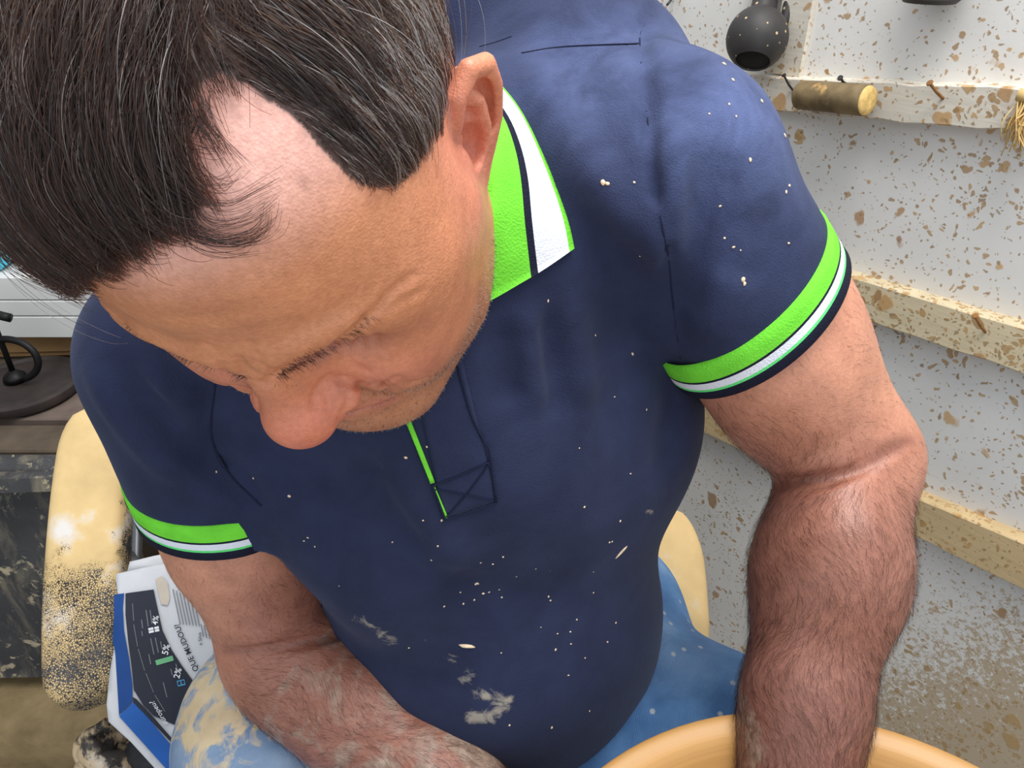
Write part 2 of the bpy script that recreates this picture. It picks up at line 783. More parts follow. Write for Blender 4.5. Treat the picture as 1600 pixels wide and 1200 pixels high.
# ------------------------------------------------------------------ head (head-local metres: left, front, up from between the ears)
E_ = lambda x, y, z, rx, ry, rz, k=.01, op='u', ax=None: B.ell(H(x, y, z), (rx, ry, rz), HR if ax is None else ax @ HR, k, op)
E_(0, -.008, .046, .076, .096, .084, .02)
E_(0, .034, .046, .068, .060, .056, .03)
E_(0, .040, -.032, .056, .046, .066, .025)
E_(0, .030, -.076, .047, .050, .034, .03)
B.cap(H(0, .068, -.101), H(0, .072, -.092), .021, k=.025)
for s in (-1, 1):
    B.line(Hs((s * .056, .002, -.045), (s * .046, .030, -.080), (s * .02, .066, -.100)), .017, .016, k=.035)
    B.line(Hs((s * .010, .0890, .0215), (s * .020, .0875, .0210), (s * .031, .0835, .0207), (s * .041, .0790, .0205), (s * .052, .068, .0195), (s * .060, .052, .014)), .0120, .009, k=.010)
    B.cap(H(s * .064, .018, -.008), H(s * .046, .060, -.014), .013, k=.035)
    E_(s * .038, .065, -.026, .025, .026, .021, .018)
    E_(s * .034, .066, -.050, .020, .022, .022, .02)
    E_(s * .047, .030, -.042, .021, .036, .036, .03)
    E_(s * .052, .046, .012, .019, .028, .026, .03)
    E_(s * .032, .100, .0035, .020, .0205, .0085, .008, 's')
    E_(s * .031, .067, .006, .0145, .0145, .0145, .006)
    # pouch under the eye
    B.line(Hs((s * .017, .080, -.006), (s * .032, .081, -.013), (s * .046, .069, -.009)), .0055, .004, k=.008)
# nose
B.line(Hs((0, .084, .020), (0, .094, .004), (0, .101, -.014), (0, .1065, -.026)), .0105, .0135, k=.014)
E_(0, .1080, -.029, .0160, .0138, .0135, .010)
for s in (-1, 1):
    E_(s * .0105, .083, -.012, .0105, .0135, .020, .012)
    E_(s * .018, .082, -.026, .010, .012, .012, .010)
for s in (-1, 1):
    E_(s * .0165, .0958, -.0305, .0098, .0130, .0105, .004)
    E_(s * .0075, .1055, -.0455, .0048, .0062, .0048, .003, 's')
    B.crease(Hs((s * .0095, .1085, -.0255), (s * .0105, .1015, -.0225), (s * .0145, .095, -.0205), (s * .0205, .0915, -.0205), (s * .0265, .090, -.027)), .0026, .0017)
# mouth
B.line(Hs((-.027, .081, -.067), (-.010, .0915, -.062), (0, .0925, -.0635), (.010, .0915, -.062), (.027, .081, -.067)), .0052, k=.006)
B.line(Hs((-.024, .081, -.073), (0, .0905, -.0755), (.024, .081, -.073)), .0062, k=.006)
B.crease(Hs((-.029, .079, -.0705), (-.012, .0935, -.0685), (0, .0955, -.0690), (.012, .0935, -.0685), (.029, .079, -.0705)), .0035, .0014)
for s in (-1, 1):
    B.crease(Hs((s * .022, .092, -.030), (s * .029, .0885, -.040), (s * .038, .083, -.046), (s * .045, .077, -.053), (s * .050, .070, -.064)), .0048, .0024)
    B.crease(Hs((s * .034, .080, -.063), (s * .041, .076, -.062), (s * .047, .072, -.066)), .0026, .002)
    # upper lid fold, frown lines, crow's feet
    B.crease(Hs((s * .012, .0865, .0095), (s * .022, .086, .0105), (s * .034, .083, .0105), (s * .046, .075, .0085), (s * .056, .063, .004)), .0024, .0016)
    B.crease(Hs((s * .018, .083, .0005), (s * .031, .0835, -.003), (s * .044, .074, 0)), .0014, .0013)
    B.crease(Hs((s * .006, .098, .018), (s * .007, .098, .028), (s * .010, .097, .038)), .0013, .0016)
    for q in range(4):
        z0 = .008 - .006 * q
        B.crease(Hs((s * .053, .064, z0), (s * .060, .052, z0 + .003 - .007 * (q - .5)), (s * .066, .038, z0 + .005 - .010 * (q - .5))), .0009, .0011)
    for q in range(3):
        B.crease(Hs((s * (.042 + .004 * q), .078 - .003 * q, -.004 - .003 * q), (s * (.046 + .004 * q), .072 - .004 * q, -.018 - .003 * q)), .0007, .0011)
for q in range(3):
    z0 = .046 + .013 * q
    B.crease(Hs((-.045, .078, z0), (-.02, .094, z0 - .003), (0, .096, z0 - .001), (.02, .094, z0 - .003), (.045, .078, z0)), .0006, .002)
# ears
for s in (-1, 1):
    O = np.array([s * .0708, .001, .002])

    def Q(a, b, c=0.0):
        """ear plane: a backwards, b up, c outwards"""
        back = np.array([s * .50, -.84, -.12])
        up = np.array([s * .12, -.14, .98])
        out = np.cross(up, back) * s
        out = out * np.sign(out[0] * s)
        v = O + a * back + b * .9 * up + c * norm(out)
        return H(*v)
    ax = np.array([norm(np.array([s * .50, -.84, -.12])), norm(np.array([s * .12, -.14, .98])), [0, 0, 0]])
    ax[1] = norm(ax[1] - ax[0] * (ax[0] @ ax[1]))
    ax[2] = np.cross(ax[0], ax[1])
    axw = ax @ HR
    B.ell(Q(.012, .008, -.002), (.017, .028, .0048), axw, .006)
    B.ell(Q(.009, -.024, .0005), (.0108, .0150, .0056), axw, .008)
    B.line([Q(.004, .012, .002), Q(.000, .022, .004), Q(.004, .034, .005), Q(.014, .0405, .005), Q(.025, .034, .005), Q(.029, .018, .0045), Q(.0275, .000, .004), Q(.021, -.016, .003), Q(.014, -.030, .002), Q(.006, -.034, .001), Q(.001, -.026, 0)], .0046, .0042, k=.003)
    B.line([Q(.012, .028, .002), Q(.018, .018, .0035), Q(.019, .004, .0045), Q(.014, -.009, .0045), Q(.008, -.014, .004)], .0040, .0042, k=.004)
    B.line([Q(.004, .012, .002), Q(.010, .010, .001), Q(.015, .010, 0)], .0028, .002, k=.004)
    B.ell(Q(.009, -.001, .005), (.0075, .0105, .0085), axw, .004, 's')
    B.ell(Q(.009, .0155, .005), (.006, .004, .006), axw, .004, 's')
    B.line([Q(.0235, .026, .004), Q(.0245, .014, .0045), Q(.023, .000, .0045)], .0024, k=.003, op='s')
    B.ell(Q(-.001, -.003, .0045), (.0055, .0080, .0045), axw, .006)
# creases at the elbows (found on the arm itself)
B0 = B
# expression lines, found on the visible half of the face and mirrored to the other
BF0 = B.near(H(0, .06, -.02), .12)
FL = [([(396, 603), (420, 594), (450, 575), (480, 558), (515, 543), (550, 520), (585, 488), (606, 466)], .0042, .0014),
      ([(396, 584), (450, 552), (515, 517), (560, 490)], -.0020, .0040),
      ([(590, 482), (618, 452), (655, 424)], .0013, .0015), ([(596, 492), (630, 470), (668, 452)], .0008, .0012),
      ([(562, 520), (566, 545), (558, 562)], .0011, .0011), ([(545, 534), (542, 552), (532, 566)], .0009, .0010), ([(580, 508), (590, 530), (586, 548)], .0008, .0010),
      ([(519, 586), (540, 596), (570, 602), (604, 599), (634, 590)], .0036, .0015), ([(616, 588), (640, 601), (668, 592)], .0028, .0015),
      ([(532, 653), (568, 635), (600, 615), (624, 598)], .0034, .0011), ([(600, 632), (625, 622), (645, 606)], .0014, .0018),
      ([(490, 645), (493, 616), (508, 594), (526, 590)], .0024, .0014), ([(538, 606), (545, 628), (532, 650)], .0020, .0013),
      ([(345, 562), (358, 592)], .0012, .0014), ([(372, 556), (386, 590)], .0012, .0014), ([(405, 548), (412, 570)], .0007, .0016)]
for pts, a, s_ in FL:
    sl = smooth_line(pts, 9)
    q_ = to_head(BF0.trace(sl[:, 0], sl[:, 1], .15, .6, 60))
    for s in (1, -1):
        B.crease(HC + (q_ * [s, 1, 1]) @ HR, a, s_)
for pts, a, s_ in (([(1212, 760), (1245, 752), (1290, 748), (1340, 733), (1390, 706), (1420, 690)], .0075, .0028), ([(1222, 738), (1262, 728), (1310, 718), (1350, 704)], -.0035, .0075),
                   ([(1225, 775), (1270, 763), (1310, 752)], .002, .003),
                   ([(1275, 742), (1330, 715), (1380, 695)], .0016, .003),
                   ([(352, 1018), (400, 1016), (460, 1006), (520, 992), (565, 984)], .0085, .0028), ([(356, 996), (405, 992), (465, 980), (530, 966)], -.0035, .0075)):
    sl = smooth_line(pts, 10)
    B.crease(B0.trace(sl[:, 0], sl[:, 1], .3), a, s_)

HB = np.array([H(*p) for p in np.array(np.meshgrid([-.1, .1], [-.02, .13], [-.125, .07])).T.reshape(-1, 3)])
allp = np.vstack([LS, LE, LW, RS, RE, RW, PEL, HC])
bx, by, bz = (axis_grid(allp[:, i].min() - (.2, .24, .16)[i], allp[:, i].max() + (.14, .18, .17)[i], .0030,
                        (HB[:, i].min(), HB[:, i].max()), .00135) for i in range(3))
BV, BF = surface(B, bx, by, bz)
BN = vert_normals(BV, BF)
print('body', len(BV))

# ------------------------------------------------------------------ polo shirt field
S = SDF()
S.ell(T(-.012, -.005, .0), (.155, .132, .13), TR, k=.03)
S.ell(T(-.018, .03, .13), (.147, .142, .165), TR, k=.05)
S.ell(T(0.004, .0, .31), (.176, .122, .165), TR, k=.05)
S.cap(RS, LS, .062, k=.05)
S.cap(P(925, 170, .52), LS, .061, .062, k=.04)
S.cap(T(.01, -.03, TH + .02), P(915, 150, .535), .066, .060, k=.04)
S.cap(P(800, 70, .575), P(910, 140, .545), .075, .060, k=.04)
S.cap(T(0, -.01, TH - .05), T(0.004, -.008, TH + .035), .10, .078, k=.05)
S.cap(P(458, 738, .515), P(614, 880, .545), .034, .044, k=.035)
SLV = []
for s_, a_, b_, fr, r0, r1 in ((1, LS, LE, .56, .068, .066), (-1, RS, RE, .50, .068, .064)):
    ax_ = norm(b_ - a_)
    ce = a_ + (b_ - a_) * fr
    L_ = np.linalg.norm(ce - a_)
    nrm = norm(.70 * RIGHT - .60 * UPC + .38 * FWD) if s_ > 0 else norm(-.04 * RIGHT - .84 * UPC + .50 * FWD)
    ce = P(1180, 468, .515) if s_ > 0 else P(318, 748, .565)

    def slv(p, a_=a_, ax_=ax_, ce=ce, L_=L_, r0=r0, r1=r1, nrm=nrm):
        t = np.clip((p - a_) @ ax_, 0, L_ * 1.4)
        d = np.linalg.norm(p - a_ - t[:, None] * ax_, axis=1) - (r0 + (r1 - r0) * t / L_)
        return np.maximum(d, (p - ce) @ nrm)
    S.custom(slv, (a_ + ce) / 2, L_ / 2 + r0 + .04, .016, 'u')

    def hole(p, a_=a_, ax_=ax_, ce=ce, L_=L_, r0=r0, r1=r1, nrm=nrm):
        t = (p - a_) @ ax_
        d = np.linalg.norm(p - a_ - t[:, None] * ax_, axis=1) - (r1 - .0055)
        return np.maximum(d, -(p - (ce - nrm * .010)) @ nrm)
    S.custom(hole, ce, .085, .002, 's')
    SLV.append((ce, ax_, r1, nrm, slv))
# neck opening
S.cap(T(0.004, -.004, TH + .015), H(0, -.035, -.04), .059, .064, k=.01, op='s')
S_raw = S


def shirt_line(pts, n=14):
    sl = smooth_line(pts, n)
    return S_raw.trace(sl[:, 0], sl[:, 1], .3)


# folds (negative = raised cloth, positive = pressed in)
FOLDS = [
    ([(815, 75), (850, 150), (900, 250), (960, 330), (1015, 400)], -.0045, .010),
    ([(800, 110), (830, 190), (875, 290), (930, 360), (1000, 440), (1040, 500)], .0045, .010),
    ([(1035, 8), (1004, 45), (1002, 90), (1015, 200), (1030, 320), (1045, 400), (1052, 470), (1062, 560)], .0040, .0035),
    ([(1045, 180), (1052, 280), (1045, 360), (1055, 450)], -.005, .009),
    ([(1085, 220), (1092, 330), (1075, 430), (1065, 520)], .004, .009),
    ([(825, 470), (832, 560), (846, 650)], -.003, .007), ([(850, 470), (862, 570), (880, 660)], .003, .008),
    ([(885, 450), (900, 560), (915, 640)], -.003, .008), ([(775, 500), (790, 580), (800, 640)], .003, .007),
    ([(600, 690), (640, 780), (695, 850), (735, 885)], -.004, .009), ([(575, 700), (610, 790), (670, 870)], .003, .010),
    ([(335, 600), (330, 680), (358, 740), (408, 790)], .007, .006),
    ([(190, 570), (280, 680), (350, 755)], .0045, .006), ([(215, 560), (305, 665), (370, 745)], -.0035, .006),
    ([(255, 600), (330, 700), (372, 742)], .0035, .005), ([(130, 560), (210, 680), (300, 760)], -.003, .008),
    ([(1150, 420), (1120, 480), (1085, 530)], -.003, .010), ([(960, 560), (980, 700), (960, 820)], .0025, .015),
    ([(1075, 560), (1050, 660), (1040, 760)], .004, .012), ([(700, 900), (800, 930), (900, 920)], .002, .012),
]
fold_lines = [(shirt_line(p), a, s_) for p, a, s_ in FOLDS]
for l_, a, s_ in fold_lines:
    S.crease(l_, a * 2.0, s_)
allv = np.vstack([LS, RS, PEL, SLV[0][0], SLV[1][0]])
gx, gy, gz = (axis_grid(allv[:, i].min() - (.17, .2, .18)[i], allv[:, i].max() + (.12, .16, .14)[i], .0032) for i in range(3))
SV, SF = surface(S, gx, gy, gz)
print('shirt', len(SV))


# ------------------------------------------------------------------ materials: skin, cloth, clay
def skin_material():
    t = NT('skin')
    v = t.coord()
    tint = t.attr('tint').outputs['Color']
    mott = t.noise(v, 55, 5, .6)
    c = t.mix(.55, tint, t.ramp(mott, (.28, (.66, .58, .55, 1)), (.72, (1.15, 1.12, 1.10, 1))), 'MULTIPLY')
    fine = t.noise(v, 420, 3, .6)
    c = t.mix(.30, c, t.ramp(fine, (.35, (.66, .56, .52, 1)), (.62, (1.1, 1.1, 1.1, 1))), 'MULTIPLY')
    # dried clay smeared on the right forearm
    cl = t.attr('clay').outputs['Fac']
    n = t.noise(v, 42, 6, .62, .6)
    m = t.ramp(t.math('ADD', t.math('MULTIPLY', cl, .62), t.math('MULTIPLY', n, .7)), (.66, 0.0), (.80, 1.0))
    c = t.mix(t.math('MULTIPLY', m, .8), c, t.ramp(t.noise(v, 160, 4), (.3, srgb(128, 106, 92)), (.7, srgb(178, 160, 142))))
    t.base(c, .43, .45)
    t.b.inputs['Subsurface Weight'].default_value = .12
    t.b.inputs['Subsurface Radius'].default_value = (1.0, .35, .2)
    t.b.inputs['Subsurface Scale'].default_value = .006
    vo = t.n('ShaderNodeTexVoronoi', i_Scale=880.0)
    t.l(v, vo.inputs['Vector'])
    h = t.math('ADD', t.math('MULTIPLY', vo.outputs['Distance'], .55), t.math('MULTIPLY', t.noise(v, 150, 4), .9))
    t.bump(h, .30, .0010)
    return t.m


def shirt_material(name='navy_pique', base=(27, 32, 56)):
    t = NT(name)
    v = t.coord()
    n = t.noise(v, 14, 5, .6)
    a = srgb(*base)
    c = t.ramp(n, (.3, tuple(x * .80 for x in a[:3]) + (1,)), (.7, tuple(x * 1.2 for x in a[:3]) + (1,)))
    dust = t.attr('dust').outputs['Fac']
    dn = t.ramp(t.noise(v, 22, 6, .65, .4), (.30, .25), (.72, 1.0))
    c = t.mix(t.math('MULTIPLY', dust, dn), c, srgb(98, 112, 158))
    cl = t.attr('clay').outputs['Fac']
    m = t.ramp(t.math('ADD', t.math('MULTIPLY', cl, .44), t.math('MULTIPLY', t.noise(v, 60, 7, .72, 1.2), .95)), (.78, 0.0), (.96, 1.0))
    c = t.mix(t.math('MULTIPLY', m, .75), c, srgb(172, 162, 146))
    t.base(c, .86, .18)
    t.b.inputs['Sheen Weight'].default_value = .12
    t.b.inputs['Sheen Roughness'].default_value = .45
    t.b.inputs['Sheen Tint'].default_value = (.55, .62, .85, 1)
    ck = t.n('ShaderNodeTexVoronoi', i_Scale=900.0)
    t.l(v, ck.inputs['Vector'])
    t.bump(t.math('ADD', ck.outputs['Distance'], t.math('MULTIPLY', t.noise(v, 60, 3), 1.4)), .28, .0009)
    return t.m


def knit(name, rgb, var=.08):
    t = NT(name)
    v = t.coord()
    a = srgb(*rgb)
    c = t.ramp(t.noise(v, 60, 4), (.3, tuple(x * (1 - var * 1.5) for x in a[:3]) + (1,)), (.7, tuple(min(1, x * (1 + var)) for x in a[:3]) + (1,)))
    t.base(c, .8, .2)
    vo = t.n('ShaderNodeTexVoronoi', i_Scale=800.0)
    t.l(v, vo.inputs['Vector'])
    t.bump(vo.outputs['Distance'], .42, .0008)
    return t.m


def denim_material():
    t = NT('denim')
    v = t.coord()
    n = t.noise(v, 16, 5)
    c = t.ramp(n, (.25, srgb(48, 84, 132)), (.55, srgb(86, 126, 172)), (.8, srgb(136, 166, 200)))
    wv = t.n('ShaderNodeTexWave', i_Scale=260.0, i_Distortion=1.5)
    t.l(t.coord((1, 1, 1), (.6, .3, .8)), wv.inputs['Vector'])
    c = t.mix(.35, c, t.ramp(wv.outputs['Fac'], (.2, (.62, .66, .74, 1)), (.8, (1.15, 1.15, 1.15, 1))), 'MULTIPLY')
    fade = t.attr('fade').outputs['Fac']
    c = t.mix(t.math('MULTIPLY', fade, .8), c, t.ramp(t.noise(v, 40, 5), (.3, srgb(128, 150, 176)), (.7, srgb(172, 188, 204))))
    cl = t.attr('clay').outputs['Fac']
    m = t.ramp(t.math('ADD', t.math('MULTIPLY', cl, .45), t.math('MULTIPLY', t.noise(t.coord((1, 1, .6), (0, .5, .7)), 30, 7, .62, 1.6), .8)), (.70, 0.0), (.80, 1.0))
    c = t.mix(t.math('MULTIPLY', m, .88), c, t.ramp(t.noise(v, 30, 4), (.3, srgb(206, 178, 132)), (.7, srgb(232, 208, 164))))
    sp = t.n('ShaderNodeTexVoronoi', i_Scale=55.0)
    t.l(v, sp.inputs['Vector'])
    c = t.mix(t.math('MULTIPLY', t.ramp(sp.outputs['Distance'], (.10, 1.0), (.14, 0.0)), .6), c, srgb(190, 190, 184))
    t.base(c, .85, .2)
    t.bump(t.math('ADD', wv.outputs['Fac'], m), .35, .001)
    return t.m


M_SKIN = skin_material()
M_NAVY = shirt_material()
M_NAVY_D = knit('navy_rib', (22, 24, 44))
M_THREAD = knit('navy_thread', (25, 30, 54))
M_GREEN = knit('lime_green_rib', (110, 208, 56))
M_WHITE = knit('white_rib', (216, 220, 230), .03)
M_MINT = knit('mint_rib', (96, 214, 120))
M_DENIM = denim_material()

# ------------------------------------------------------------------ the man: body mesh with its pigment and painted crease shade
px_b = pix(BV)
hl = to_head(BV)
facing = ((CAM - BV) * BN).sum(1) > 0
FACE_POLY = [(60, 480), (92, 446), (120, 428), (180, 402), (250, 352), (288, 322), (300, 255), (296, 175), (318, 125), (345, 112), (400, 140), (470, 195), (520, 252),
             (556, 286), (600, 296), (634, 284), (664, 236), (688, 190), (700, 130), (712, 95), (745, 60), (800, 60), (800, 900), (0, 900)]
is_head = (np.abs(hl) < np.array([.098, .14, .145])).all(1)
sdx = hl[:, 0]
on_scalp = is_head & (np.where(facing, ~in_poly(px_b, FACE_POLY), (hl[:, 2] > .045 - .35 * np.clip(-hl[:, 1], 0, .1)) & ((hl[:, 1] < .06) | (hl[:, 2] > .075))))
near_ear = (np.abs(np.abs(hl[:, 0]) - .08) < .016) & (hl[:, 1] < .012) & (hl[:, 1] > -.045) & (hl[:, 2] < .048) & (hl[:, 2] > -.045)
on_scalp &= ~(near_ear & (np.abs(hl[:, 0]) > .0755))


def sm(x, a, b):
    t = np.clip((x - a) / (b - a), 0, 1)
    return t * t * (3 - 2 * t)


def lin(*c):
    return np.array(srgb(*c)[:3])


tint = np.tile(lin(196, 132, 100), (len(BV), 1))


def paint(mask, c, k=1.0):
    global tint
    mk = (np.asarray(mask, float) * k)[:, None]
    tint = tint * (1 - mk) + np.asarray(c) * mk


def gauss(p, c, s_):
    return np.exp(-(((p - np.asarray(c)) / np.asarray(s_)) ** 2).sum(1) / 2)


arm = ~is_head
fore_l = arm * sm((BV - LE) @ norm(LW - LE), -.03, .05) * (np.linalg.norm(BV - (LE + LW) / 2, axis=1) < .26) * (BV[:, 0] > .1)
fore_r = arm * sm((BV - RE) @ norm(RW - RE), -.03, .03) * (BV[:, 0] < .1)
paint(arm, lin(200, 142, 116))
paint(np.clip(fore_l, 0, 1), lin(148, 101, 86), .9)
paint(np.clip(fore_r, 0, 1), lin(146, 96, 80), .9)
paint(is_head, lin(200, 135, 97))
paint(is_head * sm(hl[:, 2], .060, .092), lin(232, 184, 174), .9)                       # paler skin where hair used to be
paint(is_head * gauss(hl, (.035, .080, .055), (.03, .03, .022)), lin(208, 144, 106), .5)
paint(is_head * gauss(hl, (0, .112, -.028), (.022, .022, .018)), lin(212, 124, 102), .85)
for s in (-1, 1):
    paint(is_head * gauss(hl, (s * .040, .085, -.026), (.020, .02, .016)), lin(214, 138, 114), .75)
    paint(is_head * gauss(hl, (s * .080, -.006, .004), (.012, .03, .04)), lin(222, 140, 118), .8)
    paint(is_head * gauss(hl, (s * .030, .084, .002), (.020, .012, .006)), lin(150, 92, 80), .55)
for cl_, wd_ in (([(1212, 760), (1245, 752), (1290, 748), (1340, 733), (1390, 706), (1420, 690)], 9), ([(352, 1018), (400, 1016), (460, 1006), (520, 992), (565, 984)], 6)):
    paint(arm * np.exp(-(poly_dist(px_b, smooth_line(cl_, 20)) / wd_) ** 2), lin(112, 70, 60), .75)  # shade of the elbow fold put into the tint, over naturally purplish skin
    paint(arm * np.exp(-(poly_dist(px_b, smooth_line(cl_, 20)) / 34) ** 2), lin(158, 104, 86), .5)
paint(np.clip(fore_l, 0, 1) * sm((BV - LE) @ norm(LW - LE), .05, .20), lin(116, 78, 70), .6)
beard = is_head * sm(-hl[:, 2], .036, .055) * sm(hl[:, 1], -.005, .02) * (1 - gauss(hl, (0, .11, -.03), (.03, .02, .018)))
paint(beard, lin(168, 124, 98), .45)
lip_line = Hs((-.025, .087, -.0685), (-.010, .096, -.0675), (0, .097, -.069), (.010, .096, -.0675), (.025, .087, -.0685))
paint(is_head * np.exp(-(poly_dist(BV, lip_line) / .0062) ** 2), lin(188, 112, 98), .8)
paint(is_head * gauss(hl, (.048, .064, .083), (.0015, .0015, .0015)), lin(128, 84, 74), .6)    # mole
paint(on_scalp, lin(58, 46, 42), .92)
nails = np.zeros(len(BV))
clay_b = np.exp(-(poly_dist(px_b, [(575, 985), (640, 1050), (700, 1110), (745, 1180), (800, 1260)]) / 42) ** 2) * (BV[:, 0] < .12)
clay_b = np.maximum(clay_b, .75 * np.exp(-(np.linalg.norm(px_b - np.array([600, 1190]), axis=1) / 60) ** 2) * (BV[:, 0] < .12)) * arm
clay_b = np.maximum(clay_b, (np.linalg.norm(BV - RW, axis=1) < .2) * .55)
clay_b = np.maximum(clay_b, (np.linalg.norm(BV - (LW + [0, -.08, 0]), axis=1) < .11) * .6)

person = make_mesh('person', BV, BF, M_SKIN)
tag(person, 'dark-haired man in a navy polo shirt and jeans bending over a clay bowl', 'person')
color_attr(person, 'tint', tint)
float_attr(person, 'clay', clay_b)

# ------------------------------------------------------------------ polo shirt
SN = vert_normals(SV, SF)
px_s = pix(SV)
shirt = make_mesh('polo_shirt', SV, SF, M_NAVY, person)
dust = .68 * np.exp(-(((px_s - [1150, 190]) / [120, 170]) ** 2).sum(1)) + .55 * np.exp(-(((px_s - [920, 120]) / [130, 130]) ** 2).sum(1)) + .10
float_attr(shirt, 'dust', np.clip(dust, 0, 1))
cs = np.zeros(len(SV))
for line_, wd, k in (([(556, 966), (585, 985), (615, 1002)], 14, .9), ([(640, 990), (665, 1003)], 8, .7), ([(700, 1030), (735, 1050), (725, 1060)], 16, .9),
                     ([(745, 1085), (790, 1095), (770, 1120), (735, 1115)], 18, 1.0), ([(1215, 290), (1235, 300)], 22, .55), ([(1010, 800), (1018, 800)], 6, 1.0)):
    cs = np.maximum(cs, k * np.exp(-(poly_dist(px_s, line_) / wd) ** 2))
float_attr(shirt, 'clay', cs * (((CAM - SV) * SN).sum(1) > 0))


def shirt_on(px, py, off):
    p = S.trace(px, py, .3)
    return p + S.grad(p) * off


# sleeve cuffs: five knitted stripes
def ring_radius(c, dirs, r0, fn):
    t = np.full(len(dirs), r0 + .022)
    for _ in range(40):
        t -= np.clip(fn(c + dirs * t[:, None]), -.004, .02) * .8
    return np.clip(t, r0 - .012, r0 + .03)


for ce, ax_, r1, nrm, fn_ in SLV:
    x = norm(np.cross(nrm, [0.2, 0.5, 1]))
    y = np.cross(nrm, x)
    n = 96
    a = np.linspace(0, 2 * np.pi, n, endpoint=False)
    D = np.cos(a)[:, None] * x + np.sin(a)[:, None] * y
    rows = [(-.0015, .0030), (-.0018, .0008), (-.0010, -.0014), (.0056, -.0014), (.0074, -.0014), (.0122, -.0014), (.0138, -.0014), (.0190, -.0015), (.0262, -.0014), (.0268, .0006)]
    cols = [0, 0, 0, 1, 2, 3, 4, 4, 4]
    V = []
    for h, ins in rows:
        c = ce - nrm * max(h, .003)
        r = ring_radius(c, D, r1, fn_)
        r = (np.roll(r, 1) + r * 2 + np.roll(r, -1)) / 4
        V.append(ce - nrm * h + D * (r - ins)[:, None])
    V = np.vstack(V)
    F, mi = [], []
    for i in range(len(rows) - 1):
        for j in range(n):
            k = (j + 1) % n
            F.append((i * n + j, i * n + k, (i + 1) * n + k, (i + 1) * n + j))
            mi.append(cols[i])
    o = make_mesh('sleeve_cuff', V, F, [M_NAVY_D, M_MINT, M_WHITE, M_NAVY_D, M_GREEN], shirt, True, mi)
    o['label'] = 'ribbed cuff striped lime green, white and navy'

# collar: left wing as photographed, mirrored to the right, joined behind the neck
inner_px = [(742, 478), (734, 385), (732, 295), (729, 240), (724, 195)]
outer_px = [(893, 388), (880, 330), (858, 260), (822, 190), (768, 128)]
ts = np.array([0, .14, .28, .42, .535, .61, .72, .84, .945, 1.0])
cm = [4, 4, 4, 4, 0, 2, 2, 2, 1]
ip, op = smooth_line(inner_px, 26), smooth_line(outer_px, 26)
toT = lambda p: (p - PEL) @ TR.T
frT = lambda q: PEL + q @ TR
rowsV = []
mir = np.array([-1, 1, 1])
for t_ in ts:
    q = ip * (1 - t_) + op * t_
    p = S.trace(q[:, 0], q[:, 1], .3)
    g = S.grad(p)
    sway = np.linspace(0, 1, 26)
    p = p + g * (.0035 + .012 * (1 - t_) ** 1.5 * sway + .003 * math.sin(math.pi * t_))[:, None]
    l_ = toT(p)
    # behind the neck to the other side
    e_ = l_[-1]
    arc = []
    for k in range(1, 16):
        a_ = math.pi * k / 16
        rad = .012 + .022 * t_
        arc.append([e_[0] * math.cos(a_), e_[1] - (abs(e_[0]) * .32 + rad) * math.sin(a_) ** 2.5, e_[2] + (.010 - .03 * t_) * math.sin(a_) ** 2])
    r_ = (l_ * mir)[::-1]
    rp = frT(r_)
    for _ in range(5):
        rp = rp + S.grad(rp) * np.clip(.004 + .004 * (1 - t_) - S(rp), -.02, .02)[:, None]
    ap = frT(np.array(arc))
    for _ in range(5):
        ap = ap + S.grad(ap) * (0.0 - np.clip(S(ap) - (.010 + .012 * (1 - t_)), 0, .02))[:, None]
    rowsV.append(np.vstack([frT(l_), ap, rp]))
top = np.array(rowsV)
gN = np.stack([S.grad(r_) for r_ in rowsV])
bot = top - gN * .0022
nr, nc = top.shape[:2]
V = np.vstack([top.reshape(-1, 3), bot.reshape(-1, 3)])
F, mi = [], []
for i in range(nr - 1):
    for j in range(nc - 1):
        F.append((i * nc + j, (i + 1) * nc + j, (i + 1) * nc + j + 1, i * nc + j + 1))
        mi.append(cm[i])
        o_ = nr * nc
        F.append(tuple(o_ + q for q in (i * nc + j, i * nc + j + 1, (i + 1) * nc + j + 1, (i + 1) * nc + j)))
        mi.append(cm[i])
for j in range(nc - 1):
    for i, m_ in ((0, 4), (nr - 1, 1)):
        F.append((i * nc + j, i * nc + j + 1, nr * nc + i * nc + j + 1, nr * nc + i * nc + j))
        mi.append(m_)
for i in range(nr - 1):
    for j in (0, nc - 1):
        F.append((i * nc + j, (i + 1) * nc + j, nr * nc + (i + 1) * nc + j, nr * nc + i * nc + j))
        mi.append(cm[i])
o = make_mesh('collar', V, F, [M_NAVY_D, M_GREEN, M_WHITE, M_NAVY_D, M_GREEN], shirt, True, mi)
o['label'] = 'knitted lime green collar with a navy line and a white band'


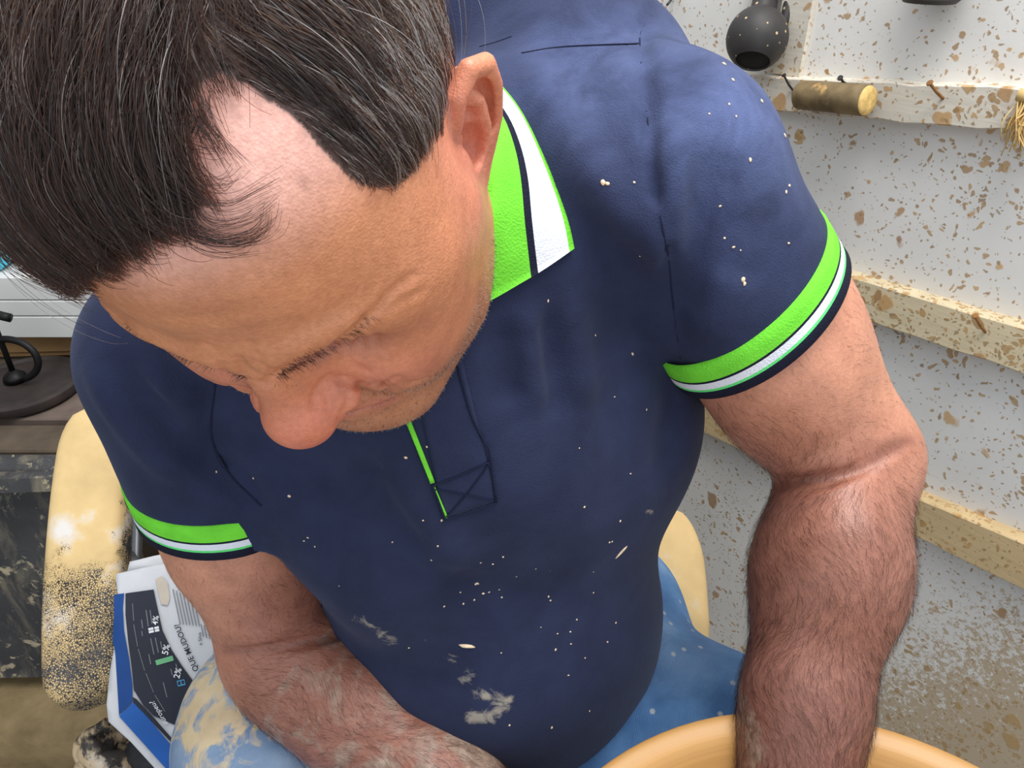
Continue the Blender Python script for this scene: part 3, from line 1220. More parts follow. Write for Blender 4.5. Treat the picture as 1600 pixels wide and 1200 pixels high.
# placket: raised patch, lime strip at its open edge, stitching
def patch(name, corners, nu, nv, off, mats, parent, th=.0012):
    c = np.array(corners, float)
    U, W_ = np.meshgrid(np.linspace(0, 1, nu), np.linspace(0, 1, nv))
    q = ((1 - U) * (1 - W_))[..., None] * c[0] + (U * (1 - W_))[..., None] * c[1] + (U * W_)[..., None] * c[2] + ((1 - U) * W_)[..., None] * c[3]
    q = q.reshape(-1, 2)
    p = S.trace(q[:, 0], q[:, 1], .3)
    g = S.grad(p)
    V = np.vstack([p + g * off, p + g * (off - th - .001)])
    n_ = nu * nv
    F = []
    for i in range(nv - 1):
        for j in range(nu - 1):
            F.append((i * nu + j, (i + 1) * nu + j, (i + 1) * nu + j + 1, i * nu + j + 1))
    bd = [j for j in range(nu)] + [i * nu + nu - 1 for i in range(1, nv)] + [(nv - 1) * nu + j for j in range(nu - 2, -1, -1)] + [i * nu for i in range(nv - 2, 0, -1)]
    for a_, b_ in zip(bd, bd[1:] + bd[:1]):
        F.append((a_, b_, b_ + n_, a_ + n_))
    return make_mesh(name, V, F, mats, parent)


pl = patch('placket', [(640, 560), (722, 560), (776, 784), (694, 810)], 14, 26, .0011, M_NAVY, shirt)
for nm in ('dust', 'clay'):
    float_attr(pl, nm, np.full(len(pl.data.vertices), .12 if nm == 'dust' else 0))
g_ = patch('placket_lining', [(628, 640), (640, 652), (679, 752), (672, 754)], 5, 14, .0016, M_GREEN, shirt)
g_['label'] = 'lime green strip inside the open neckline slit'
g2 = patch('placket_lining', [(676, 762), (680, 760), (699, 806), (696, 808)], 3, 8, .0016, M_GREEN, shirt)
g2['label'] = 'thin lime green edge at the foot of the slit'


def stitch(px_line, name='seam', rad=.0007, n=26, mat=M_THREAD, off=.0004, lab=None):
    sl = smooth_line(px_line, n)
    p = shirt_on(sl[:, 0], sl[:, 1], off)
    mb = MB()
    mb.tube(p, rad, 6)
    return mb.build(name, [mat], shirt, True, lab)


stitch([(712, 560), (722, 600), (737, 650), (757, 690), (764, 705), (775, 783)], off=.0016)
stitch([(775, 783), (735, 797), (694, 810)], off=.0016)
stitch([(694, 810), (684, 780), (675, 757)], off=.0016)
stitch([(675, 757), (715, 742), (764, 720)], off=.0016)
stitch([(677, 762), (725, 770), (773, 780)], off=.0016, rad=.0005)
stitch([(764, 722), (730, 768), (696, 806)], off=.0016, rad=.0005)
stitch([(815, 84), (880, 74), (998, 69)], rad=.0005)
stitch([(750, 74), (775, 67), (800, 58)], rad=.0005)
stitch([(1036, 3), (1006, 40), (1000, 75), (1013, 200), (1028, 320), (1044, 400), (1051, 470), (1063, 560)], rad=.0008, off=-.0004)
stitch([(336, 600), (330, 680), (358, 740), (408, 790)], rad=.0010, off=-.0002)

# dried clay chips stuck to the shirt
M_CHIP = plain('dry_clay_chip', (226, 204, 172), .8, .2, .12, 200)
chips = [(452, 775, 2.6), (970, 862, 0), (730, 1009, 0), (942, 285, 3), (949, 287, 2), (991, 285, 1.6), (1161, 437, 3), (1163, 443, 2.5), (988, 553, 2), (856, 470, 1.8), (690, 813, 1.6), (661, 813, 1.4), (684, 853, 1.6), (674, 875, 1.4),
         (746, 911, 2.4), (743, 912, 2), (755, 927, 2.2), (764, 925, 1.4), (719, 925, 1.8), (724, 943, 1.6), (694, 947, 1.8), (741, 937, 1.6), (784, 933, 1.6), (780, 921, 1.3), (770, 881, 1.8), (786, 870, 1.6), (751, 879, 1.2), (807, 900, 1.5), (807, 893, 1.2),
         (837, 888, 1.8), (833, 889, 1.2), (816, 900, 1.3), (859, 891, 1.6), (855, 896, 1.2), (857, 932, 1.5), (860, 938, 1.4), (927, 893, 1.6), (931, 892, 1.2), (952, 847, 1.8), (956, 846, 1.6), (949, 878, 1.3), (913, 792, 1.5), (969, 814, 1.6), (927, 926, 1.3),
         (901, 968, 1.6), (962, 973, 1.5), (891, 987, 1.6), (892, 1006, 1.4), (868, 1015, 1.8), (871, 990, 1.2), (914, 1028, 1.4), (949, 1003, 1.4), (783, 1020, 1.3), (796, 1133, 1.8), (862, 1137, 2), (888, 1055, 1.3), (921, 1111, 1.4), (639, 1012, 1.4), (845, 980, 1.0),
         (481, 840, 1.2), (475, 845, 1.2), (492, 854, 1.2), (613, 847, 1.1), (530, 915, 1.2), (597, 957, 1.3), (720, 617, 1.8), (714, 624, 1.3), (634, 715, 2), (655, 708, 1.4), (667, 698, 1.3), (338, 737, 1.3), (396, 747, 1.4),
         (1080, 48, 2), (1090, 50, 1.8), (1131, 100, 2.4), (1145, 125, 2), (1108, 178, 1.4), (1150, 182, 1.5), (1139, 163, 1.4), (1172, 250, 2), (1190, 158, 2), (1226, 212, 2.4), (1233, 290, 2), (1228, 300, 2), (1232, 380, 1.5), (1146, 386, 1.5), (1157, 391, 1.2),
         (1000, 400, 1.2), (930, 524, 1.2), (960, 620, 1.1), (1010, 640, 1.2), (905, 700, 1.1), (985, 740, 1.2), (1125, 322, 1.3), (1132, 372, 1.6)]
cp = np.array(chips, float)
pos = S.trace(cp[:, 0], cp[:, 1], .3)
gr = S.grad(pos)
mb = MB()
for (x_, y_, r_), p, g in zip(chips, pos, gr):
    u = norm(np.cross(g, rng.normal(size=3)))
    v = np.cross(g, u)
    R_ = np.array([u, v, g])
    if r_ == 0:
        d_ = P(x_ + (9 if y_ < 900 else 16), y_ - (12 if y_ < 900 else -2), .55) - P(x_, y_, .55)
        u = norm(d_ - g * (d_ @ g))
        R_ = np.array([u, np.cross(g, u), g])
        mb.blob(p + g * .0005, (.0062, .0014, .0008), int(x_), .3, 6, 0, R_)
    else:
        s_ = r_ * .00042
        mb.blob(p + g * .0002, (s_ * rng.uniform(1, 1.7), s_, s_ * .6), int(x_ * 7), .3, 4, 0, R_)
o = mb.build('clay_chips', [M_CHIP], shirt, True)
tag(o, 'scattered chips of dried clay', kind='stuff')

# ------------------------------------------------------------------ jeans
J = SDF()
J.ell(T(-.012, -.02, -.04), (.160, .125, .12), TR, k=.03)
J.ell(T(-.012, .02, .0), (.145, .11, .10), TR, k=.03)
hipR, hipL = T(-.09, -.02, -.01), T(.075, -.02, -.015)
mR, kR = P(458, 1140, .69), P(384, 1440, .57)
m1, m2, kL = P(955, 1125, .72), P(1108, 1182, .69), np.array([.34, .31, .585])
J.cap(hipR, mR, .096, .090, k=.05)
J.cap(mR, kR, .088, .072, k=.04)
J.cap(hipL, m1, .09, .088, k=.05)
J.cap(m1, m2, .088, .085, k=.04)
J.cap(m2, kL, .085, .070, k=.04)
footR, footL = np.array([kR[0] - .03, kR[1] + .04, .10]), np.array([kL[0] + .04, kL[1] + .02, .10])
J.cap(kR, footR, .070, .055, k=.03)
J.cap(kL, footL, .070, .055, k=.03)
for pts, a, s_ in (([(985, 1092), (1050, 1072), (1110, 1070), (1160, 1080)], .008, .007), ([(1000, 1050), (1060, 1036), (1120, 1045)], .007, .006), ([(960, 1130), (1040, 1105), (1100, 1110)], -.006, .010),
                   ([(345, 1010), (320, 1060), (330, 1120)], .003, .008), ([(300, 1120), (360, 1090), (420, 1085)], .003, .008), ([(262, 1160), (330, 1160), (400, 1190)], -.003, .010)):
    sl = smooth_line(pts, 10)
    J.crease(J.trace(sl[:, 0], sl[:, 1], .3), a, s_)
allj = np.vstack([hipR, hipL, kR, kL, footR, footL, PEL])
gx, gy, gz = (axis_grid(allj[:, i].min() - (.13, .13, .06)[i], allj[:, i].max() + (.13, .16, .13)[i], .006) for i in range(3))
JV, JF = surface(J, gx, gy, gz)
jeans = make_mesh('jeans', JV, JF, M_DENIM, person)
pj = pix(JV)
rightleg = JV[:, 0] < -.03
cj = np.where(rightleg, .46 + .42 * np.exp(-(((pj - [330, 1110]) / [110, 130]) ** 2).sum(1)), .05)
float_attr(jeans, 'clay', cj)
float_attr(jeans, 'fade', np.where(rightleg, .75, .25 * np.exp(-(((pj - [1060, 1020]) / [90, 50]) ** 2).sum(1))))
M_SHOE = plain('scuffed_leather', (74, 58, 46), .6, .4, .2, 30)
for f_ in (footR, footL):
    Z = SDF()
    Z.cap(f_ + [0, .02, -.05], f_ + [.01, -.13, -.062], .040, .034, k=.03)
    Z.cap(f_ + [0, .02, -.02], f_ + [0, .01, .03], .042, .044, k=.03)
    gx, gy, gz = (axis_grid(f_[i] - (.08, .2, .10)[i], f_[i] + (.08, .10, .09)[i], .006) for i in range(3))
    V, F = surface(Z, gx, gy, gz)
    V[:, 2] = np.maximum(V[:, 2], .012)
    sh = make_mesh('shoe', V, F, M_SHOE, person)
    mb = MB()
    ol = [(f_[0] + .046 * math.sin(a) * (1 - .12 * (math.cos(a) < 0)), f_[1] - .055 - .118 * -math.cos(a)) for a in np.linspace(0, 2 * math.pi, 28, endpoint=False)]
    V = [(x_, y_, z_) for z_ in (.0, .016) for x_, y_ in ol]
    mb.add(V, [tuple(range(28)), tuple(range(55, 27, -1))] + [(i, (i + 1) % 28, 28 + (i + 1) % 28, 28 + i) for i in range(28)])
    mb.build('sole', [plain('rubber_sole', (40, 38, 36), .8)], sh)

# ------------------------------------------------------------------ the setting: floor, splattered wall on the right
WP = P(1400, 600, .95)
WU = norm(np.array([-.6, .8, 0]))
WN = np.array([-.8, -.6, 0])


def wall_at(px, py, off=0.0):
    """point of the wall seen at a pixel"""
    d = P(px, py, 1.0) - CAM
    t = ((WP - CAM) @ WN + off) / (d @ WN)
    return CAM + d * t


def wall_co(p):
    return np.array([(p - WP) @ WU, p[2]])


def wall_pt(a, z, off=0.0):
    q = WP + WU * a + WN * off
    return np.array([q[0], q[1], z])


WAX = np.array([WU, WN, [0, 0, 1.0]])


def splatter(name, base, dense=1.0, wood=False, rough=.75):
    t = NT(name)
    v = t.coord()
    # wobble the lookup so the splashes get ragged outlines
    nz = t.n('ShaderNodeTexNoise', i_Scale=38.0, i_Detail=3.0)
    t.l(v, nz.inputs['Vector'])
    off = t.n('ShaderNodeVectorMath', operation='MULTIPLY_ADD')
    t.l(nz.outputs['Color'], off.inputs[0])
    off.inputs[1].default_value = (.028, .028, .028)
    t.l(v, off.inputs[2])
    wv = off.outputs[0]
    b = srgb(*base)
    n0 = t.noise(v, 9, 5)
    c = t.ramp(n0, (.3, tuple(x * .93 for x in b[:3]) + (1,)), (.7, tuple(min(1, x * 1.04) for x in b[:3]) + (1,)))
    if wood:
        g = t.noise(t.coord((6, 6, 90), (0, 0, math.atan2(WU[1], WU[0]) * 0)), 3, 5)
        c = t.mix(.5, c, t.ramp(g, (.35, (.80, .78, .74, 1)), (.65, (1.05, 1.05, 1.05, 1))), 'MULTIPLY')
    hs = None
    for sc, r0, thr, cd_, cl_ in ((26, .30, .40, (160, 112, 58), (208, 162, 98)), (62, .34, .42, (156, 116, 66), (200, 158, 98)), (125, .36, .38, (150, 118, 76), (196, 156, 102)), (210, .36, .30, (142, 118, 88), (184, 150, 106))):
        vo = t.n('ShaderNodeTexVoronoi', i_Scale=float(sc), i_Randomness=1.0)
        t.l(wv, vo.inputs['Vector'])
        sp = t.n('ShaderNodeSeparateColor')
        t.l(vo.outputs['Color'], sp.inputs[0])
        # clusters: splashes come in drifts
        drift = t.noise(v, 5.5, 3)
        size = t.math('MULTIPLY', t.math('SUBTRACT', t.math('ADD', sp.outputs[0], t.math('MULTIPLY', drift, .9 * dense)), (1.24 if sc < 100 else 1.11) - thr * dense), r0 * 1.6)
        m = t.math('MULTIPLY', t.math('SUBTRACT', size, vo.outputs['Distance']), 14)
        cm_ = t.n('ShaderNodeClamp')
        t.l(m, cm_.inputs[0])
        mm = cm_.outputs[0]
        cc = t.ramp(sp.outputs[1], (.0, srgb(*cd_)), (1.0, srgb(*cl_)))
        c = t.mix(t.math('MULTIPLY', mm, .80), c, cc)
        hs = mm if hs is None else t.math('MAXIMUM', hs, mm)
    # brownish wash low down where slip has run
    lo = t.n('ShaderNodeSeparateXYZ')
    t.l(v, lo.inputs[0])
    along = t.math('SUBTRACT', t.math('MULTIPLY', t.math('MINIMUM', lo.outputs[0], .64), 3.0), 1.15)
    wash = t.ramp(t.math('ADD', t.math('MULTIPLY', t.noise(v, 120, 9, .78, .4), 1.3), t.math('SUBTRACT', t.math('MULTIPLY', t.math('SUBTRACT', along, lo.outputs[2]), .75), .30)), (.44, 0.0), (.53, 1.0))
    c = t.mix(t.math('MULTIPLY', wash, .72), c, srgb(176, 146, 100))
    t.base(c, rough, .3)
    t.bump(t.math('ADD', t.math('MULTIPLY', hs, .9), t.math('MULTIPLY', t.noise(v, 240, 4), .5)), .20, .0016)
    return t.m


M_WALL = splatter('splashed_white_board', (230, 227, 222), 1.0)
M_BATTEN = splatter('splashed_whitewashed_wood', (222, 214, 200), 1.12, True)
M_BATTEN2 = splatter('splashed_clay_coated_wood', (212, 186, 142), 1.2, True)
M_BATTEN1 = splatter('clay_stained_wood', (222, 206, 172), 1.25, True)

mb = MB()
mb.box(wall_pt(1.1, 1.0) - WN * .03, WAX, (2.3, .03, 1.3), 0)
o = mb.build('wall_right', [M_WALL])
o['kind'] = 'structure'
# narrow upright board strip (cover strip) on the wall
mb = MB()
p0, p1 = wall_at(1243, 20), wall_at(1236, 110)
ac = wall_co((p0 + p1) / 2)[0]
mb.box(wall_pt(ac, wall_at(1236, 118)[2] + .30, .0035), WAX, (.0215, .0035, .30), .001)
o = mb.build('trim_1', [M_BATTEN])
o['kind'] = 'structure'
mb = MB()
mb.box([-.6, 1.6, -.02], np.eye(3), (2.4, 2.6, .02), 0)


def floor_material():
    t = NT('dusty_concrete')
    v = t.coord()
    c = t.ramp(t.noise(v, 6, 7, .65), (.3, srgb(92, 88, 82)), (.7, srgb(150, 142, 130)))
    c = t.mix(t.ramp(t.noise(v, 22, 6), (.5, 0.0), (.65, .7)), c, srgb(176, 152, 112))
    t.base(c, .85, .2)
    t.bump(t.noise(v, 60, 5), .3, .003)
    return t.m


o = mb.build('floor', [floor_material()])
o['kind'] = 'structure'
M_BACK = plain('sooty_plaster', (120, 108, 94), .9, .2, .2, 8)
mb = MB()
mb.box([-1.95, 1.2, 1.0], np.eye(3), (.03, 1.8, 1.02), 0)
o = mb.build('wall_left', [M_BACK])
o['kind'] = 'structure'
mb = MB()
mb.box([-1.62, 2.97, 1.0], np.eye(3), (.36, .03, 1.02), 0)
o = mb.build('wall_back', [M_BACK])
o['kind'] = 'structure'

# ------------------------------------------------------------------ battens nailed to the wall, their nails as parts
M_NAIL = plain('dark_steel', (74, 72, 74), .45, .5, .2, 80, .7)
M_RUST = plain('rusty_clay_nail', (150, 106, 62), .8, .3, .25, 120)


def batten(tl, tr, bl, br, ext, label, nails, mat=M_BATTEN, th=.021, seed=0):
    a0, b0 = wall_co(wall_at(*tl, th)), wall_co(wall_at(*bl, th))
    a1, b1 = wall_co(wall_at(*tr, th)), wall_co(wall_at(*br, th))
    g = np.random.default_rng(seed)
    # centre line and height from the two ends
    def lerp_edge(p, q, a):
        return p[1] + (q[1] - p[1]) * (a - p[0]) / (q[0] - p[0])
    left, right = max(a0[0], b0[0]) + ext[0], min(a1[0], b1[0]) - ext[1]
    n = 26
    V, F = [], []
    for i in range(n + 1):
        a = left + (right - left) * i / n
        zt = lerp_edge(a0, a1, a) + g.normal(0, .0006)
        zb = lerp_edge(b0, b1, a) + g.normal(0, .0008)
        c = .0015
        for z, o_ in ((zt, -.0), (zt, th - c), (zt - c, th), (zb + c, th), (zb, th - c), (zb, -.0)):
            V.append(wall_pt(a, z, o_))
    for i in range(n):
        for j in range(6):
            k = (j + 1) % 6
            F.append((i * 6 + j, i * 6 + k, (i + 1) * 6 + k, (i + 1) * 6 + j))
    F += [tuple(range(6)), tuple(n * 6 + 5 - j for j in range(6))]
    o = make_mesh('batten', V, F, mat, None, False)
    tag(o, label, 'batten', 'battens nailed to the wall')
    for (hx, hy), (tx, ty), ln, m, rad in nails:
        base = wall_at(tx, ty, th)
        # the head stands proud of the board along the wall normal, bent so that it is seen at its pixel
        d = P(hx, hy, 1.0) - CAM
        k = np.linalg.lstsq(np.stack([d, -WN, ], 1), base - CAM, rcond=None)[0]
        head = CAM + d * ((base + WN * ln - CAM) @ FWD)
        mbn = MB()
        u = norm(head - base)
        mbn.tube([base - WN * .004, base + (head - base) * .5, head], rad, 8)
        mbn.lathe([(0, .0015), (rad * 2.0, .0012), (rad * 2.2, .0), (rad * 1.2, -.001)], head, u, 12)
        autosmooth(mbn.build('nail', [m], o))
    return o


b1 = batten((1219, 121), (1600, 138), (1205, 173), (1574, 205), (.14, .25), 'topmost whitewashed batten on the wall carrying a short wooden dowel',
            [((1225, 118), (1240, 147), .026, M_NAIL, .0013), ((1313, 122), (1322, 134), .022, M_NAIL, .0015), ((1453, 130), (1474, 158), .028, M_RUST, .0016)], M_BATTEN, seed=1)
b2 = batten((1322, 431), (1600, 513), (1342, 498), (1600, 584.7), (.6, .2), 'middle batten with one bent nail, clay on its top edge',
            [((1524, 494), (1540, 524), .030, M_RUST, .0016)], M_BATTEN1, seed=2)
b3 = batten((1437, 780), (1600, 849), (1431, 839), (1600, 922), (1.0, .2), 'lowest batten thickly caked in yellow clay behind the forearm',
            [((1141, 662), (1122, 656), .026, M_NAIL, .0013)], M_BATTEN2, seed=3)


# short dowel lying on the top batten's nails
def dowel_material():
    t = NT('weathered_dowel')
    v = t.coord()
    c = t.ramp(t.noise(v, 50, 6), (.3, srgb(96, 80, 56)), (.7, srgb(142, 122, 88)))
    c = t.mix(t.ramp(t.noise(v, 34, 5), (.62, 0.0), (.70, .8)), c, srgb(206, 164, 104))
    t.base(c, .7, .3)
    t.bump(t.noise(v, 160, 4), .3, .001)
    return t.m


M_CUT = plain('fresh_cut_wood', (232, 194, 122), .8, .2, .16, 160)
e0, e1 = wall_at(1249, 148, .021 + .0165), wall_at(1355, 157, .021 + .022)
rd = .0158
mb = MB()
ax_ = norm(e1 - e0)
L_ = np.linalg.norm(e1 - e0)
mb.lathe([(0, -.001), (rd * .8, -.001), (rd, .002), (rd * 1.0, L_ * .5), (rd * 1.02, L_ - .002), (rd * .97, L_)], e0, ax_, 32)
dw = mb.build('wooden_dowel', [dowel_material()], None, True)
tag(dw, 'short brown wooden dowel with a pale cut end resting on the topmost batten', 'dowel')
autosmooth(dw)
mb = MB()
mb.lathe([(rd * .97, L_), (rd * .90, L_ + .0022), (rd * .5, L_ + .0035), (0, L_ + .0028)], e0, ax_, 32)
o = mb.build('cut_end', [M_CUT], dw, True)
o['label'] = 'pale yellow chopped end face'

# raffia fibres hanging at the right edge
M_STRAW = plain('straw', (226, 192, 128), .8, .3, .15, 60)
strands = []
for i in range(46):
    a = wall_at(rng.uniform(1588, 1625), rng.uniform(140, 178), .024 + rng.uniform(0, .008))
    tip = wall_at(rng.uniform(1560, 1618), rng.uniform(196, 250), .02 + rng.uniform(0, .02))
    mid = (a + tip) / 2 + rng.normal(0, .003, 3) + WN * .008
    strands.append(smooth_line([a, mid, tip], 8))
mb = MB()
for s_ in strands:
    mb.tube(s_, .0007, 4)
mb.tube([wall_at(1592, 148, .03), wall_at(1625, 156, .03)], .006, 8)
o = mb.build('straw_tuft', [M_STRAW], None, True)
tag(o, 'frayed tuft of straw hanging from the end of the topmost batten', 'straw')

# black jug hanging upside against the wall beside the shoulder
def jug_material():
    t = NT('matt_black_clay')
    v = t.coord()
    c = t.ramp(t.noise(v, 20, 5), (.3, srgb(44, 42, 42)), (.7, srgb(66, 63, 62)))
    vo = t.n('ShaderNodeTexVoronoi', i_Scale=95.0)
    t.l(v, vo.inputs['Vector'])
    c = t.mix(t.ramp(vo.outputs['Distance'], (.13, 1.0), (.17, 0.0)), c, srgb(206, 178, 136))
    t.base(c, .55, .35)
    return t.m


M_JUG = jug_material()
jc = wall_at(1183, 60, .044)
jd = norm(P(1190, 92, 1.0) - CAM)           # base looks towards the viewer and down
axj = norm(-jd * .62 + np.array([-.02, .06, -.75]))
R0 = .0355
prof = []
for i in range(25):
    th = math.pi * (.195 + .66 * i / 24)
    prof.append((R0 * math.sin(th), R0 * 1.02 * math.cos(th)))
prof = [(0, prof[0][1] - .003), (prof[0][0] * .92, prof[0][1] - .003), (prof[0][0], prof[0][1])] + prof[1:]
nk = prof[-1]
prof += [(nk[0] * .92, nk[1] - .012), (nk[0] * .95, nk[1] - .03), (nk[0] * 1.25, nk[1] - .046), (nk[0] * 1.2, nk[1] - .046), (nk[0] * .8, nk[1] - .03)]
mb = MB()
mb.lathe(prof, jc, axj, 56)
jug = mb.build('jug', [M_JUG], None, True)
tag(jug, 'round matt black clay jug hanging on the wall beside the shoulder', 'jug')
autosmooth(jug, 40)
mb = MB()
rb_ = prof[1][0] * 1.12
mb.lathe([(0, prof[1][1] + .0012), (rb_ * .9, prof[1][1] + .0012), (rb_, prof[1][1] - .001), (rb_ * 1.02, prof[1][1] - .004)], jc, axj, 40)
o = mb.build('base', [plain('black_base', (24, 22, 22), .7, .3, .2, 60)], jug, True)
o['label'] = 'flat darker base'
mb = MB()
h0, h1, h2, h3 = jc - axj * .05 + norm(np.cross(axj, [0, 0, 1])) * .0, P(1236, 8, 1.0), P(1228, 48, 1.0), None
dj = (jc - CAM) @ FWD
hp = [P(1200, -8, dj + .01), P(1216, -26, dj + .005), P(1230, -12, dj), P(1231, 10, dj), P(1225, 34, dj + .004), P(1214, 48, dj + .008)]
mb.tube(smooth_line(hp, 20), .0058, 12)
mb.build('handle', [M_JUG], jug, True)
# hook for the jug, and a dark object just entering the frame at the top
hk = MB()
hk.tube(smooth_line([wall_at(1226, -40, 0), wall_at(1226, -38, .03), wall_at(1222, -30, .05), wall_at(1220, -40, .06)], 12), .0022, 8)
o = hk.build('hook', [M_NAIL], jug, True)
mb = MB()
c0 = wall_at(1466, -50, .03)
mb.lathe([(0, -.030), (.024, -.030), (.028, -.026), (.030, .02), (.026, .03), (0, .03)], c0, (0, 0, 1), 28)
o = mb.build('dark_cup', [M_JUG], None, True)
tag(o, 'dark cup on the wall, only its base showing at the top edge', 'cup')
autosmooth(o)
hk = MB()
hk.tube([c0 + WN * .028 + [0, 0, .012], c0 + WN * .044 + [0, 0, .01], c0 + WN * .044 - [0, 0, .01], c0 + WN * .028 - [0, 0, .014]], .004, 8)
hk.build('handle', [M_JUG], o, True)
# peg behind the shoulder at the top
mb = MB()
mb.tube([wall_at(1052, -6, .0), wall_at(1047, 2, .03), wall_at(1042, 8, .035)], .0016, 8)
o = mb.build('nail', [M_NAIL], None, True)
tag(o, 'dark nail in the wall just above the man\'s shoulder', 'nail')

# ------------------------------------------------------------------ bowl on the potter's wheel
def clay_wet(name, base):
    t = NT(name)
    v = t.coord()
    b = srgb(*base)
    sx = t.n('ShaderNodeSeparateXYZ')
    t.l(v, sx.inputs[0])
    # throwing rings: fine streaks running round the axis (object origin = axis)
    rr = t.n('ShaderNodeVectorMath', operation='LENGTH')
    xy = t.n('ShaderNodeCombineXYZ')
    t.l(sx.outputs[0], xy.inputs[0])
    t.l(sx.outputs[1], xy.inputs[1])
    t.l(xy.outputs[0], rr.inputs[0])
    cmb = t.n('ShaderNodeCombineXYZ')
    t.l(rr.outputs['Value'], cmb.inputs[0])
    t.l(sx.outputs[2], cmb.inputs[1])
    ring = t.noise(cmb.outputs[0], 160, 4, .6)
    soft = t.noise(v, 9, 4)
    c = t.ramp(t.math('ADD', t.math('MULTIPLY', ring, .6), t.math('MULTIPLY', soft, .4)), (.3, tuple(x * .86 for x in b[:3]) + (1,)), (.7, tuple(min(1, x * 1.12) for x in b[:3]) + (1,)))
    t.base(c, .42, .45)
    t.bump(ring, .22, .0015)
    return t.m


bowl_prof = [(.0, -.100), (.085, -.100), (.118, -.094), (.150, -.072), (.178, -.040), (.1935, -.012), (.2015, -.0065), (.204, -.003), (.2025, .0), (.198, .0005),
             (.1895, -.0025), (.1835, -.009), (.172, -.030), (.150, -.055), (.122, -.074), (.080, -.083), (.0, -.085)]
mb = MB()
pp = smooth_line([(r, h, 0) for r, h in bowl_prof], 60)
mb.lathe([(max(p[0], 0), p[1]) for p in pp], (0, 0, 0), (0, 0, 1), 96)
bowl = mb.build('clay_bowl', [clay_wet('wet_throwing_clay', (180, 136, 80))], None, True)
bowl.location = (BOWL_C[0], BOWL_C[1], BOWL_Z)
tag(bowl, 'wide freshly thrown ochre clay bowl under the man\'s left hand', 'bowl')
wheel = empty('potters_wheel', (BOWL_C[0], BOWL_C[1], 0))
tag(wheel, 'potter\'s wheel turning under the clay bowl', 'wheel')
M_WHEEL = plain('clay_smeared_steel', (150, 132, 106), .6, .4, .2, 30, .3)
for nm, pf in (('wheel_head', [(0, .655), (.125, .655), (.13, .66), (.13, .676), (.126, .68), (0, .68)]),
               ('shaft', [(0, .14), (.022, .14), (.022, .655), (0, .655)]),
               ('flywheel', [(0, .06), (.23, .06), (.235, .065), (.235, .125), (.23, .14), (0, .14)]),
               ('pivot_block', [(0, 0), (.06, 0), (.06, .05), (.03, .06), (0, .06)])):
    mb = MB()
    mb.lathe(pf, (BOWL_C[0], BOWL_C[1], 0), (0, 0, 1), 40)
    adopt(autosmooth(mb.build(nm, [M_WHEEL])), wheel)


# ------------------------------------------------------------------ the chair
def caked(name, cover, cream=(232, 200, 142), dark=(34, 33, 36), crack=True):
    """black leatherette under a skin of dried clay; cover = how much is hidden"""
    t = NT(name)
    v = t.coord()
    big = t.noise(v, 9, 7, .66, .3)
    sm_ = t.noise(v, 45, 6, .7)
    f = t.math('ADD', t.math('MULTIPLY', big, .75), t.math('MULTIPLY', sm_, .32))
    at = t.attr('wear').outputs['Fac']
    f = t.math('SUBTRACT', f, t.math('MULTIPLY', at, .115))
    if crack:
        vo = t.n('ShaderNodeTexVoronoi', i_Scale=500.0, feature='DISTANCE_TO_EDGE', i_Randomness=1.0)
        t.l(v, vo.inputs['Vector'])
        cr = t.ramp(vo.outputs['Distance'], (.0, 1.0), (.22, 0.0))
        f = t.math('SUBTRACT', f, t.math('MULTIPLY', t.math('MULTIPLY', cr, at), .19))
    m = t.ramp(f, (.50 - cover, 0.0), (.545 - cover, 1.0))
    dk = srgb(*dark)
    d = t.ramp(t.noise(v, 26, 5), (.3, dk), (.72, tuple(min(1, x * 3 + .03) for x in dk[:3]) + (1,)))
    b = srgb(*cream)
    cr_ = t.ramp(t.noise(v, 18, 5), (.25, tuple(x * .80 for x in b[:3]) + (1,)), (.55, b), (.70, srgb(206, 200, 194)))
    c = t.mix(m, d, cr_)
    t.base(c, .86, .2)
    t.bump(t.math('ADD', m, t.math('MULTIPLY', t.noise(v, 110, 4), .5)), .45, .0018)
    return t.m


M_PAD = caked('clay_caked_leatherette', .17, (204, 176, 126))
M_PADB = caked('clay_coated_leatherette', .20, (214, 184, 132))
M_BLACK = caked('black_leatherette', -.22, (176, 150, 112), (26, 26, 29), False)
M_TUBE = plain('grey_steel_tube', (96, 98, 102), .4, .5, .15, 30, .6)
chair = empty('armchair', (-.13, .64, 0))
tag(chair, 'old black armchair caked in cream clay under the man', 'armchair')


